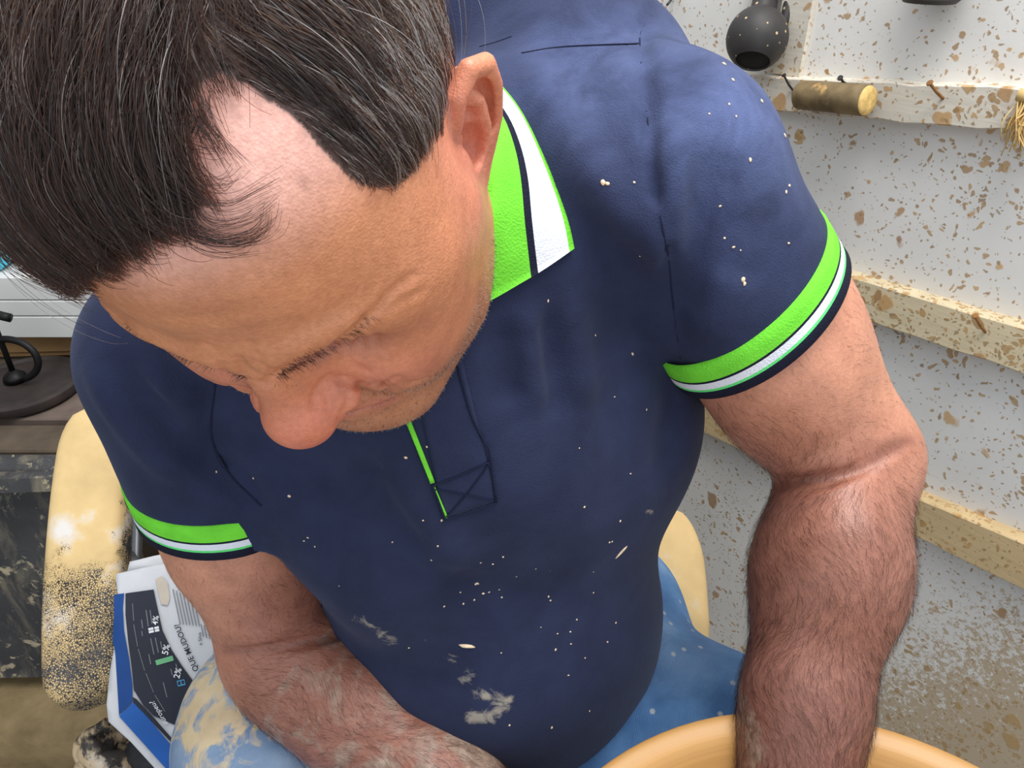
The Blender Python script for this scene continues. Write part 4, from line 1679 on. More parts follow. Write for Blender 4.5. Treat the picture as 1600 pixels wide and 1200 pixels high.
def slab(name, path, width, thick, side, mat, parent, rnd=.9, wear=None, nseg=36, label=None, endr=None):
    """padded slab swept along a path: rounded-rectangle section, rounded ends"""
    path = smooth_line(path, nseg)
    V, F = [], []
    m = 20
    n = len(path)
    L = np.linalg.norm(path[-1] - path[0])
    er = endr or min(width, L) * .5
    for i, p in enumerate(path):
        t_ = norm(path[min(i + 1, n - 1)] - path[max(i - 1, 0)])
        sdv = norm(np.asarray(side, float) - t_ * (np.asarray(side, float) @ t_))
        upv = np.cross(t_, sdv)
        e = min(i, n - 1 - i) / (n - 1) * L
        k = math.sqrt(max(0, 1 - (1 - min(e / er, 1)) ** 2)) if e < er else 1
        kw = .35 + .65 * k
        kt = .55 + .45 * k
        for j in range(m):
            a = 2 * math.pi * j / m
            ca, sa = math.cos(a), math.sin(a)
            ex = .45
            V.append(p + sdv * width / 2 * kw * np.sign(ca) * abs(ca) ** ex + upv * thick / 2 * kt * np.sign(sa) * abs(sa) ** ex)
    for i in range(n - 1):
        for j in range(m):
            k = (j + 1) % m
            F.append((i * m + j, i * m + k, (i + 1) * m + k, (i + 1) * m + j))
    F.append(tuple(range(m))[::-1])
    F.append(tuple((n - 1) * m + j for j in range(m)))
    o = make_mesh(name, V, F, mat, None, True)
    autosmooth(o, 60)
    adopt(o, parent)
    ww = np.full(len(V), .3) if wear is None else wear(np.array(V))
    float_attr(o, 'wear', ww)
    if label:
        o['label'] = label
    return o


pw = lambda V: np.clip(.10 + .9 * sm(pix(V)[:, 1], 800, 960) + .8 * sm(pix(V)[:, 0], 185, 205), 0, 1)
slab('armrest', [P(163, 640, .87), P(146, 770, .835), P(138, 900, .80), P(138, 1010, .765), P(146, 1098, .735)], .076, .05, (1, .12, 0), M_PAD, chair, wear=pw,
     label='armrest caked in cream clay, cracked black leatherette showing through', endr=.045)
slab('armrest', [P(1030, 800, .86), P(1040, 890, .83), P(1044, 970, .80), P(1046, 1060, .77)], .080, .05, (1, .1, 0), M_PADB, chair, wear=lambda V: np.zeros(len(V)),
     label='armrest evenly coated in cream clay', endr=.06)
for x0, x1, y0 in ((-.452, -.425, .58), (.172, .168, .60)):
    mb = MB()
    mb.tube(smooth_line([(x1, y0 + .06, .43), (x1, y0 + .05, .56), (x1, y0 + .03, .64)], 8), .014, 12)
    adopt(mb.build('armrest_post', [M_TUBE], None, True), chair)
mb = MB()
mb.box((-.13, .64, .425), np.eye(3), (.34, .23, .022), .01)
adopt(mb.build('seat_frame', [M_BLACK]), chair)
float_attr(chair.children[-1], 'wear', np.full(len(chair.children[-1].data.vertices), .2))
slab('seat', [(-.13, .44, .475), (-.13, .55, .482), (-.13, .7, .478), (-.13, .86, .475)], .56, .075, (1, 0, 0), M_BLACK, chair, endr=.05)
slab('backrest', [(-.13, .90, .47), (-.13, .92, .62), (-.13, .96, .80), (-.13, 1.0, .94)], .54, .07, (1, 0, 0), M_BLACK, chair, endr=.06)
mb = MB()
mb.tube(smooth_line([P(216, 735, 1.02), P(214, 800, 1.0), P(212, 890, .965), P(212, 960, .92)], 14), .0075, 12)
adopt(mb.build('side_rail', [M_TUBE], None, True), chair)
for x, y in ((-.42, .46), (.16, .46), (-.42, .82), (.16, .82)):
    mb = MB()
    mb.tube([(x, y, .42), (x * 1.02 + .0, y, .0)], (.018, .013), 12)
    adopt(mb.build('leg', [M_TUBE], None, True), chair)

# ------------------------------------------------------------------ newspapers on the seat
def paper_d(px, py):
    return .752 - .00031 * (py - 890) + .00020 * np.clip(px - 185, 0, 80) - .00012 * (px - 180) - .00008 * np.maximum(0, (py - 1075) - .75 * (px - 190))


def paper_pt(px, py, off=0.0):
    off = off + .0014 if off > 0 else off
    px, py = np.asarray(px, float), np.asarray(py, float)
    return P(px, py, paper_d(px, py) - off)


M_PAPER = plain('newsprint', (190, 191, 195), .85, .2, .05, 25)
M_BLUE = plain('blue_ink', (16, 62, 124), .7, .3, .10, 20)
M_BLUE_LIT = plain('lit_blue_ink', (30, 88, 164), .7, .3, .10, 20)  # same blue ink, light on the upturned strip put into its colour
M_INK = plain('black_ink', (34, 38, 50), .7, .3, .12, 20)
M_GREY = plain('grey_ink', (112, 112, 116), .8, .2, .1, 60)
M_WINK = plain('white_print', (214, 216, 220), .8, .2, .04, 60)
M_GINK = plain('green_print', (104, 164, 120), .8, .2, .08, 60)
M_CYAN = plain('cyan_print', (78, 150, 190), .8, .2, .08, 60)
M_STAIN = plain('tea_stain', (182, 172, 158), .85, .2, .06, 40)


def sheet_poly(name, poly, off, mat, parent, step=9, th=.0004, fn=paper_pt):
    """flat print or sheet: polygon in the sheet's plane, cut into a grid so that it follows the curve"""
    poly = np.asarray(poly, float)
    import mathutils.geometry as mg
    pts = []
    n = len(poly)
    bnd = []
    for a, b in zip(poly, np.roll(poly, -1, 0)):
        k = max(1, int(np.linalg.norm(b - a) / step))
        for i in range(k):
            bnd.append(a + (b - a) * i / k)
    bnd = np.array(bnd)
    lo, hi = bnd.min(0), bnd.max(0)
    gx_, gy_ = np.meshgrid(np.arange(lo[0] + step / 2, hi[0], step), np.arange(lo[1] + step / 2, hi[1], step))
    ins = np.stack([gx_.ravel(), gy_.ravel()], 1)
    if len(ins):
        ins = ins[in_poly(ins, bnd)]
    if len(ins):
        ins = ins[poly_dist(ins, np.vstack([bnd, bnd[:1]])) > step * .35]
    allp_ = np.vstack([bnd, ins]) if len(ins) else bnd
    vs, es, fs = mg.delaunay_2d_cdt([Vector(p) for p in allp_], [(i, (i + 1) % len(bnd)) for i in range(len(bnd))], [list(range(len(bnd)))], 1, 1e-5)[:3]
    vs = np.array([tuple(v) for v in vs])
    V = fn(vs[:, 0], vs[:, 1], off)
    return make_mesh(name, V, [tuple(f) for f in fs], mat, parent, True)


news = sheet_poly('newspaper', [(181, 897), (262, 879), (350, 868), (430, 900), (440, 1010), (420, 1130), (380, 1240), (300, 1262), (244, 1203), (205, 1160), (170, 1128), (167, 1100), (172, 1050), (184, 985), (186, 950)], 0, M_PAPER, None)
tag(news, 'newspaper with blue bands and a black chart panel beside the man\'s right thigh', 'newspaper')
sm_ = news.modifiers.new('thickness', 'SOLIDIFY')
sm_.thickness = .0006
sheet_poly('blue_band', [(178, 929), (194, 927), (192, 950), (194, 985), (202, 1030), (207, 1070), (207, 1096), (186, 1118), (184, 1085), (180, 1020), (176, 1000), (178, 960)], .0008, M_BLUE, news)
sheet_poly('blue_band', [(186, 1119), (208, 1097), (232, 1122), (262, 1158), (300, 1200), (290, 1235), (246, 1186)], .0008, M_BLUE_LIT, news)
sheet_poly('black_line', [(207, 1089), (213, 1092), (236, 1116), (262, 1146), (300, 1188), (299, 1194), (262, 1154), (232, 1122), (208, 1097)], .0012, M_INK, news)
panel = sheet_poly('chart_panel', [(196, 927), (240, 921), (245, 945), (254, 985), (268, 1015), (284, 1040), (300, 1062), (322, 1090), (330, 1130), (290, 1140), (262, 1128), (240, 1118), (224, 1102), (209, 1078), (206, 1045), (200, 1000), (196, 960)], .0009, M_INK, news)
panel['label'] = 'black chart panel'


def letters(txt, at_, ang, size, mat, name='lettering', off=.0016, shear=0.0, fn=paper_pt, parent=None, weight=0.0):
    cu = bpy.data.curves.new('tmp_text', 'FONT')
    cu.body = txt
    cu.size = 1.0
    cu.shear = shear
    cu.offset = weight
    cu.resolution_u = 3
    ob = bpy.data.objects.new('tmp_text', cu)
    COL.objects.link(ob)
    bpy.context.view_layer.update()
    me = bpy.data.meshes.new_from_object(ob.evaluated_get(bpy.context.evaluated_depsgraph_get()))
    V = np.array([v.co[:] for v in me.vertices])
    F = [tuple(p.vertices) for p in me.polygons]
    bpy.data.objects.remove(ob)
    bpy.data.meshes.remove(me)
    c, s = math.cos(ang), math.sin(ang)
    x = at_[0] + size * (V[:, 0] * c + V[:, 1] * s)
    y = at_[1] + size * (V[:, 0] * s - V[:, 1] * c)
    return make_mesh(name, fn(x, y, off), F, mat, parent or news, False)


D = math.radians
letters('4%', (246, 977), D(-82), 12.5, M_WINK, weight=.01)
letters('5%', (262, 1024), D(-78), 14, M_WINK, weight=.01)
letters('2%', (280, 1061), D(-76), 14, M_WINK, weight=.01)
letters('O QUE MUDOU?', (316, 1060), D(-113), 12.5, M_INK, off=.0012, weight=.01)
letters('e Silva', (316, 1008), D(-96), 8, M_INK, off=.0012)
letters('europeu?', (263, 1131), D(-122), 11.5, M_WINK, shear=.25)


def bars(name, items, mat, off=.0014):
    for poly in items:
        sheet_poly(name, poly, off, mat, news, 12)


def quad(cx, cy, w_, h_, a):
    c, s = math.cos(a), math.sin(a)
    return [(cx + x * c - y * s, cy + x * s + y * c) for x, y in ((-w_ / 2, -h_ / 2), (w_ / 2, -h_ / 2), (w_ / 2, h_ / 2), (-w_ / 2, h_ / 2))]


bars('chart_block', [quad(236.5, 987, 8, 3.6, D(-12)), quad(245.5, 985, 7, 3.6, D(-12)), quad(235.7, 982.6, 8, 3.6, D(-12)), quad(244.7, 980.8, 7, 3.6, D(-12))], M_WINK)
bars('chart_block', [quad(257, 1032, 28, 8, D(-16))], M_GINK)
bars('chart_block', [quad(283, 1067, 12, 9, D(-14))], M_CYAN)
bars('chart_block', [quad(280, 1067.5, 4, 5.5, D(-14)), quad(285.5, 1066, 4, 5.5, D(-14))], M_INK, .0018)
# lines of small print: thin strips
lines = []
for k in range(7):
    lines.append(quad(276 + k * 5.2, 948 + k * 1.5, 1.5, 56 - k * 2, D(-12)))
for k in range(4):
    lines.append(quad(316 + k * 5, 985 + k * 2, 1.4, 20, D(-12)))
bars('print_line', lines, M_GREY, .0010)
tl = []
for (x_, y_, l_, a_) in ((222, 975, 14, -8), (230, 966, 26, -8), (236, 964, 22, -8), (222, 990, 8, -8), (238, 1010, 26, -12), (245, 1008, 24, -12), (234, 1030, 16, -12), (268, 1050, 10, -14), (258, 1078, 24, -14), (252, 1008, 12, -12), (276, 1042, 10, -14)):
    tl.append(quad(x_, y_, 1.5, l_, D(a_)))
bars('print_line', tl, M_GREY, .0013)
for seg in ([(207, 943), (209, 970)], [(209, 976), (215, 1010)], [(216, 1014), (226, 1048)], [(228, 1052), (240, 1082)], [(242, 1086), (258, 1112)]):
    a, b = np.array(seg, float)
    n_ = np.array([-(b - a)[1], (b - a)[0]]) / np.linalg.norm(b - a) * .55
    sheet_poly('print_line', [a - n_, b - n_, b + n_, a + n_], .0013, M_GREY, news, 12)
sheet_poly('stain', [(243, 905), (252, 900), (262, 912), (265, 935), (262, 946), (252, 944), (247, 925)], .0010, M_STAIN, news, 10)
# a second sheet under it
news2 = sheet_poly('newspaper', [(199, 893), (203, 878), (240, 869), (286, 860), (420, 842), (430, 880), (350, 875), (262, 884)], -.012, M_PAPER, None)
tag(news2, 'second newspaper peeping out above the one with blue bands', 'newspaper')
sm_ = news2.modifiers.new('thickness', 'SOLIDIFY')
sm_.thickness = .0006
sheet_poly('photo_edge', [(238, 884), (286, 873), (350, 868), (350, 872), (286, 877), (240, 887)], -.0114, M_INK, news2, 12)

# clay-stiff rag on the corner of the chair frame
rag_m = caked('clay_stiff_rag', .06, (196, 172, 140), (48, 44, 42), False)
mb = MB()
for i, (x_, y_, r_) in enumerate(((150, 1170, .021), (163, 1150, .016), (178, 1142, .014), (168, 1190, .022), (145, 1195, .018), (186, 1172, .015), (172, 1212, .02))):
    mb.blob(P(x_, y_, .80 + .01 * (i % 3)), (r_, r_ * .8, r_ * .9), i, .7, 9)
mb.tube(smooth_line([P(125, 1160, .80), P(135, 1148, .79), P(150, 1140, .785), P(167, 1128, .785)], 12), .005, 8)
mb.tube(smooth_line([P(125, 1160, .80), P(124, 1180, .80), P(140, 1200, .80), P(160, 1210, .80)], 12), .006, 8)
rag = mb.build('rag', [rag_m], None, True)
float_attr(rag, 'wear', np.full(len(rag.data.vertices), .3))
tag(rag, 'crumpled clay-stiff rag at the corner of the chair under the newspaper', 'rag')

# ------------------------------------------------------------------ left background
def tub_material():
    t = NT('stained_black_plastic')
    v = t.coord()
    c = t.ramp(t.noise(v, 10, 5), (.3, srgb(36, 37, 40)), (.7, srgb(60, 60, 62)))
    run = t.noise(t.coord((1, 1, .28)), 24, 6, .65, .5)
    c = t.mix(t.ramp(run, (.50, 0.0), (.70, .6)), c, srgb(140, 130, 110))
    bl = t.noise(v, 36, 6, .68, .6)
    c = t.mix(t.ramp(bl, (.575, 0.0), (.64, .8)), c, srgb(172, 160, 132))
    t.base(c, .6, .35)
    t.bump(t.math('ADD', run, bl), .4, .003)
    return t.m


M_TUB = tub_material()
mb = MB()
xs = np.linspace(-1.45, -.60, 60)
V, F = [], []
prof_ = [(.135, .0), (.14, .012), (.15, .020), (.165, .014), (.548, -.002), (.558, -.008), (.564, -.004), (.570, .0), (.572, .008), (.570, .018), (.55, .024)]
for x_ in xs:
    rib = .004 * max(0, math.sin(x_ * 42))
    cv = .10 * (x_ + .95) ** 2
    for z_, o_ in prof_:
        V.append((x_, .85 - o_ + cv - (rib if .17 < z_ < .54 else 0) , z_))
n_ = len(prof_)
for i in range(len(xs) - 1):
    for j in range(n_ - 1):
        F.append((i * n_ + j, (i + 1) * n_ + j, (i + 1) * n_ + j + 1, i * n_ + j + 1))
mb.add(V, F)
mb.box((-1.025, .895, .345), np.eye(3), (.425, .022, .215), .01)
tub = mb.build('black_tub', [M_TUB], None, True)
tag(tub, 'black plastic tub streaked with dried clay, left of the chair', 'tub')
autosmooth(tub, 50)


def step_material():
    t = NT('clay_covered_step')
    v = t.coord()
    n = t.noise(v, 12, 6, .6)
    c = t.ramp(n, (.3, srgb(112, 96, 68)), (.6, srgb(146, 126, 92)), (.8, srgb(120, 112, 96)))
    sx = t.n('ShaderNodeSeparateXYZ')
    t.l(v, sx.inputs[0])
    front_dark = t.ramp(t.math('ADD', t.math('MULTIPLY', sx.outputs[1], -6.0), t.math('MULTIPLY', t.noise(v, 30, 6), .9)), (-4.35, 0.0), (-4.0, 1.0))  # tone turns dark towards the front
    c = t.mix(front_dark, c, srgb(46, 44, 42))
    t.base(c, .8, .25)
    t.bump(t.noise(v, 50, 6), .5, .004)
    return t.m


mb = MB()
V, F = [], []
pr = [(1.25, .0), (1.25, .119), (.82, .119), (.785, .114), (.762, .100), (.752, .08), (.752, .0)]
for x_ in (-1.7, -1.3, -.9, -.5):
    V += [(x_, y_, z_) for y_, z_ in pr]
for i in range(3):
    for j in range(7):
        F.append((i * 7 + j, i * 7 + (j + 1) % 7, (i + 1) * 7 + (j + 1) % 7, (i + 1) * 7 + j))
F += [tuple(range(7))[::-1], tuple(21 + j for j in range(7))]
mb.add(V, F)
step = mb.build('low_step', [step_material()], None, True)
tag(step, 'low clay-covered platform with a rounded front under the black tub', 'platform')
autosmooth(step, 50)

# rough shelf behind the tub with what stands on it
M_PLANK = plain('grimy_plank', (112, 98, 90), .85, .2, .25, 14)
M_PLANK2 = plain('dark_grimy_plank', (92, 80, 68), .85, .2, .25, 14)
shelf = empty('plank_shelf', (-1.1, 1.2, 0))
tag(shelf, 'rough plank shelf behind the black tub', 'shelf')
for i, (y0, y1, z_, m_) in enumerate(((1.00, 1.075, .497, M_PLANK2), (1.080, 1.165, .505, M_PLANK), (1.17, 1.29, .503, M_PLANK2), (1.295, 1.42, .505, M_PLANK))):
    mb = MB()
    mb.box((-1.15, (y0 + y1) / 2, z_ - .012), np.eye(3), (.55, (y1 - y0) / 2, .012), .003)
    adopt(mb.build('board', [m_]), shelf)
for x_ in (-1.65, -.65):
    for y_ in (1.05, 1.38):
        mb = MB()
        mb.box((x_, y_, .24), np.eye(3), (.025, .025, .24), .003)
        adopt(mb.build('leg', [M_PLANK2]), shelf)
M_IRON = plain('black_iron', (26, 25, 26), .5, .45, .25, 40, .5)
disc = MB()
dc_ = np.array([-.875, 1.165, .508])
disc.lathe([(0, .0), (.090, .0), (.096, .003), (.098, .010), (.096, .018), (.088, .020), (.084, .015), (0, .014)], dc_, (0, 0, 1), 56)
o = disc.build('round_tray', [plain('blackened_wood', (52, 44, 42), .6, .35, .25, 24)], None, True)
tag(o, 'dark round tray on the plank shelf', 'tray')
autosmooth(o)
ring = MB()
rc = np.array([-.880, 1.165, .572])
ring.tube([rc + .048 * np.array([math.cos(a), .15 * math.sin(a), .78 * math.sin(a)]) for a in np.linspace(-1.2, math.pi + .3, 34)], .0062, 12)
st = ring.build('iron_stand', [M_IRON], None, True)
tag(st, 'black iron hoop with a bent end standing on the dark tray', 'stand')
mb = MB()
mb.tube([(rc[0] - .012, rc[1] + .01, .528), (rc[0] - .012, rc[1] + .012, .66)], .005, 10)
mb.build('rod', [M_IRON], st, True)
mb = MB()
mb.tube(smooth_line([(rc[0] - .035, rc[1] + .01, .64), (rc[0] - .012, rc[1] + .012, .655), (rc[0] + .02, rc[1] + .012, .648)], 8), .008, 10)
mb.build('crossbar', [M_IRON], st, True)
mb = MB()
mb.lathe([(0, .526), (.020, .526), (.018, .534), (.006, .545), (0, .545)], (rc[0] - .012, rc[1] + .01, 0), (0, 0, 1), 20)
mb.build('foot', [M_IRON], st, True)
mb = MB()
mb.box((-.95, 1.292, .545), np.array([[1, .05, 0], [-.05, 1, 0], [0, 0, 1.0]]), (.22, .008, .036), .002)
mb.box((-.95, 1.283, .548), np.array([[1, .05, 0], [-.05, 1, 0], [0, 0, 1.0]]), (.20, .003, .028), .002)
o = mb.build('brown_cardboard', [plain('brown_card', (150, 118, 80), .85, .2, .15, 12)])
tag(o, 'brown cardboard panel under the white drawers', 'cardboard')
mb = MB()
mb.box((-.72, 1.235, .516), np.eye(3), (.045, .012, .011), .003)
o = mb.build('grey_bar', [plain('grey_slate', (104, 102, 98), .8, .3, .2, 30)])
tag(o, 'short grey bar lying behind the dark tray', 'bar')

# white drawer unit above
M_WOODW = plain('white_paint', (216, 216, 214), .55, .4, .03, 10)
cab = empty('white_cabinet', (-1.3, 1.6, 0))
tag(cab, 'white wooden cabinet with drawers at the left edge', 'cabinet')


def at_y(px, py, y):
    d = P(px, py, 1.0) - CAM
    return CAM + d * (y - CAM[1]) / d[1]


zt, zb = at_y(50, 432, 1.27)[2], at_y(50, 528, 1.27)[2]
xr = -.60
mb = MB()
mb.box((-1.25, 1.62, (zt + zb) / 2 + .0), np.eye(3), (.65, .34, (zt - zb) / 2 - .002), .002)
adopt(mb.build('body', [M_WOODW]), cab)
for i, (ya, yb) in enumerate(((433, 468), (469.5, 493), (494.5, 527))):
    za, zc = at_y(50, ya, 1.265)[2], at_y(50, yb, 1.265)[2]
    mb = MB()
    mb.box((-1.25, 1.273, (za + zc) / 2), np.eye(3), (.65, .010, (za - zc) / 2), .0015)
    adopt(mb.build('drawer_front', [M_WOODW]), cab)
for y0 in (1.3, 1.9):
    for x0 in (-1.85, -.66):
        mb = MB()
        mb.box((x0, y0 + .0, zb / 2), np.eye(3), (.025, .025, zb / 2), .002)
        adopt(mb.build('leg', [M_WOODW]), cab)
M_LAB = plain('grey_label', (160, 160, 160), .8, .2, .1, 40)
for k, (x0, y0, x1, y1, m_) in enumerate(((-40, 455, 36, 467, M_LAB), (15, 477, 42, 479, M_GREY))):
    a, b = at_y(x0, y0, 1.2620), at_y(x1, y1, 1.2620)
    mb = MB()
    mb.box(((a[0] + b[0]) / 2, 1.2620, (a[2] + b[2]) / 2), np.eye(3), (abs(b[0] - a[0]) / 2, .0008, abs(a[2] - b[2]) / 2), .0002)
    ch = mb.build('label', [m_])
    ch.parent = cab.children[1 + k]
    ch.matrix_parent_inverse = (Matrix.Translation(cab.location)).inverted()
a = at_y(24, 461, 1.2610)
mb = MB()
mb.box((a[0], 1.2608, a[2]), np.eye(3), (.006, .0006, .0022), .0002)
ch = mb.build('label_mark', [M_INK])
ch.parent = cab.children[1]
ch.matrix_parent_inverse = (Matrix.Translation(cab.location)).inverted()
top = zt
for nm, px0, px1, rgb, lab, cat in (('pink_cloth', 38, 84, (206, 74, 142), 'folded pink cloth on the white cabinet', 'cloth'), ('blue_packet', -30, 12, (66, 178, 204), 'light blue packet on the white cabinet', 'packet')):
    xa, xb = at_y(px0, 430, 1.30)[0], at_y(px1, 430, 1.30)[0]
    mb = MB()
    if nm == 'pink_cloth':
        for q in range(3):
            mb.blob(((xa + xb) / 2 + .004 * q, 1.31, top + .006 + .009 * q), ((xb - xa) / 2 * (1 - .1 * q), .03, .0075), q + 3, .25, 9)
    else:
        mb.box(((xa + xb) / 2, 1.32, top + .016), np.eye(3), ((xb - xa) / 2, .03, .016), .006)
        mb.box(((xa + xb) / 2, 1.2885, top + .016), np.eye(3), ((xb - xa) / 2 * .8, .0016, .010), .001)
    o = mb.build(nm, [plain(nm, rgb, .6, .3, .15, 30)], None, True)
    tag(o, lab, cat)

# ------------------------------------------------------------------ hair of the head
def hair_mat(name, melanin, red=.3, rough=.32, color=None):
    m = bpy.data.materials.new(name)
    m.use_nodes = True
    nt = m.node_tree
    nt.nodes.remove(nt.nodes['Principled BSDF'])
    h = nt.nodes.new('ShaderNodeBsdfHairPrincipled')
    if color is None:
        h.parametrization = 'MELANIN'
        h.inputs['Melanin'].default_value = melanin
        h.inputs['Melanin Redness'].default_value = red
    else:
        h.parametrization = 'COLOR'
        h.inputs['Color'].default_value = color
    h.inputs['Roughness'].default_value = rough
    h.inputs['Radial Roughness'].default_value = .45
    h.inputs['Random Roughness'].default_value = .2
    nt.links.new(h.outputs[0], nt.nodes['Material Output'].inputs[0])
    return m


M_HDARK = hair_mat('dark_hair', .955, .3)
M_HBROWN = hair_mat('brown_hair', .80, .5)
M_HGREY = hair_mat('grey_hair', 0, 0, .35, (.62, .62, .62, 1))
M_BODYHAIR = hair_mat('body_hair', .90, .4)

HS = SDF()
HS.ell((0, -.008, .046), (.076, .096, .084), k=.02)
HS.ell((0, .034, .046), (.068, .060, .056), k=.03)
HS.ell((0, .040, -.032), (.056, .046, .066), k=.025)


def unit(v):
    return v / np.maximum(np.linalg.norm(v, axis=-1, keepdims=True), 1e-9)


def smin(a, lo, hi):
    return sm(a, lo, hi)[..., None]


def grow(root, length, lift, flow, m=9, wob=.20, tipdrop=.55):
    """strands from head-local roots along a tangential flow; lift = peak height above the scalp"""
    n = len(root)
    surf = root.copy()
    pts = np.empty((n, m, 3))
    w1 = rng.normal(0, wob, (n, 3))
    w2 = rng.normal(0, wob, (n, 3))
    for i in range(m):
        u = i / (m - 1)
        nr = HS.grad(surf)
        hgt = lift * (1 - (1 - min(1, u * 1.7)) ** 2) * (1 - tipdrop * u * u)
        pts[:, i] = surf + nr * (hgt - .0010)[:, None]
        if i == m - 1:
            break
        d = flow(surf, u, root) + w1 * (1 - u) + w2 * u
        d = unit(d - nr * (d * nr).sum(1)[:, None])
        surf = surf + d * (length / (m - 1))[:, None]
        surf = surf - HS.grad(surf) * HS(surf)[:, None]
    return pts


def clump(pts, root, count, amount, spread=.0006):
    g = rng.choice(len(root), count, replace=False)
    gr_ = root[g]
    idx = np.empty(len(root), int)
    for i in range(0, len(root), 4000):
        idx[i:i + 4000] = ((root[i:i + 4000, None] - gr_[None]) ** 2).sum(2).argmin(1)
    m = pts.shape[1]
    u = np.linspace(0, 1, m)
    k = (amount * u ** 1.3)[None, :, None]
    off = (root - gr_[idx])[:, None] * (1 - .75 * u)[None, :, None]
    return pts * (1 - k) + (pts[g][idx] + off * .5 + rng.normal(0, spread, (len(root), 1, 3))) * k


fmask = on_scalp[BF].all(1)
fc = BV[BF[fmask]]
fa = np.linalg.norm(np.cross(fc[:, 2] - fc[:, 0], fc[:, 3] - fc[:, 1]), axis=1)


def sample(fc, fa, n):
    i = rng.choice(len(fc), n, p=fa / fa.sum())
    u, v = rng.random((2, n, 1))
    q = fc[i]
    return (q[:, 0] * (1 - u) + q[:, 1] * u) * (1 - v) + (q[:, 3] * (1 - u) + q[:, 2] * u) * v, i


rw, _ = sample(fc, fa, 30000)
root = to_head(rw)
rpx = pix(rw)
x, y, z = root.T
side_l = sm(x, .020, .036)                      # left of the parting
back_ = sm(-y, .03, .07)
low = sm(-z, -.075, -.035)


def flow(p, u, r0):
    s_ = sm(r0[:, 0], .022, .036)[:, None]
    rt = sm(-r0[:, 0], .035, .065)[:, None]
    top = np.array([-.16, 1.0, -.10]) + np.array([-.50, -.25, -.5]) * rt
    # forelock by the receding temple curls round towards the left
    fl = np.exp(-(((r0 - np.array([.012, .060, .098])) / [.016, .022, .02]) ** 2).sum(1))[:, None]
    top = top + fl * (np.array([.15, .3, 0]) + u * np.array([1.9, -.1, 0]))
    lf = np.array([.85, .42, -.50]) + np.array([-.1, -.25, -.45]) * sm(r0[:, 0], .062, .076)[:, None]
    bk = sm(-r0[:, 1], .05, .085)[:, None]
    d = top * (1 - s_) + lf * s_
    return d * (1 - bk) + np.array([0, -.3, -1.0]) * bk


length = np.where(side_l > .5, rng.uniform(.022, .040, len(root)), rng.uniform(.045, .078, len(root)))
length *= np.where(x < -.055, .8, 1)
# do not let strands of the left side run far past the hairline
edge = poly_dist(rpx, [(345, 112), (400, 140), (470, 195), (520, 252), (556, 286), (600, 296), (634, 284), (664, 236), (688, 190), (700, 130)])
length = np.where((side_l > .5), np.minimum(length, .008 + edge / 3600.0), length)
front = poly_dist(rpx, [(60, 480), (92, 446), (180, 402), (250, 352), (288, 322)])
lift = np.where(side_l > .5, rng.uniform(.003, .009, len(root)), rng.uniform(.006, .024, len(root)))
lift *= 1 - .6 * sm(-z, -.06, -.02)
lift = np.where((side_l > .5) & (edge < 60), lift * .55, lift)
# strands stop at the hairline: measure where each one crosses it and shorten it there
pts = grow(root, length, lift * .5, flow)
m_ = pts.shape[1]
ins = in_poly(pix(HC + pts.reshape(-1, 3) @ HR), FACE_POLY).reshape(-1, m_)
ins &= ((pts[..., 1] > .02))
first = np.where(ins.any(1), ins.argmax(1), m_)
fr_ = np.where(first < m_, np.clip((first - .6) / (m_ - 1), .12, 1), 1.0)
over = np.where(rng.random(len(root)) < .008, rng.uniform(0, .6, len(root)), rng.uniform(0, .10, len(root)))
length = np.where(first < m_, length * np.minimum(fr_ + over, 1), length)
lift = np.where(fr_ < .6, lift * .6, lift)
pts = grow(root, length, lift, flow)
pts = clump(pts, root, 1100, .62)
W3 = HC + pts @ HR
pg = .035 + .34 * side_l * sm(x, .050, .073) + .05 * side_l
kind = rng.random(len(root))
sel_g = kind < pg
sel_b = (~sel_g) & (kind > .62 - .20 * (side_l < .5))
sel_d = ~(sel_g | sel_b)
rad = np.linspace(.00013, .00005, 9)
for nm, sel, mt, lab in (('hair', sel_d, M_HDARK, None), ('hair', sel_b, M_HBROWN, 'brown strands among the dark hair'), ('grey_hair', sel_g, M_HGREY, 'grey strands, thickest over the ear')):
    o = hair_object(nm, W3[sel], rad, mt, person)
    if lab:
        o['label'] = lab
# loose long strands
i = rng.choice(len(root), 210, replace=False)
i = i[(edge[i] > 40) | (side_l[i] < .5)]
i = i[~(rpx[i, 1] > 330)]
pl_ = grow(root[i], rng.uniform(.05, .10, len(i)), rng.uniform(.010, .026, len(i)), flow, 14, .30, .5)
lp = pix(HC + pl_.reshape(-1, 3) @ HR).reshape(len(pl_), -1, 2)
bad = in_poly(lp.reshape(-1, 2), FACE_POLY).reshape(len(pl_), -1).sum(1) > 5
pl_ = pl_[~bad]
o = hair_object('loose_hair', HC + pl_[::3] @ HR, np.linspace(.0001, .00004, 14), M_HGREY, person)
o2 = hair_object('loose_hair', HC + pl_[1::3] @ HR, np.linspace(.00011, .00004, 14), M_HDARK, person)
o3 = hair_object('loose_hair', HC + pl_[2::3] @ HR, np.linspace(.00011, .00004, 14), M_HBROWN, person)
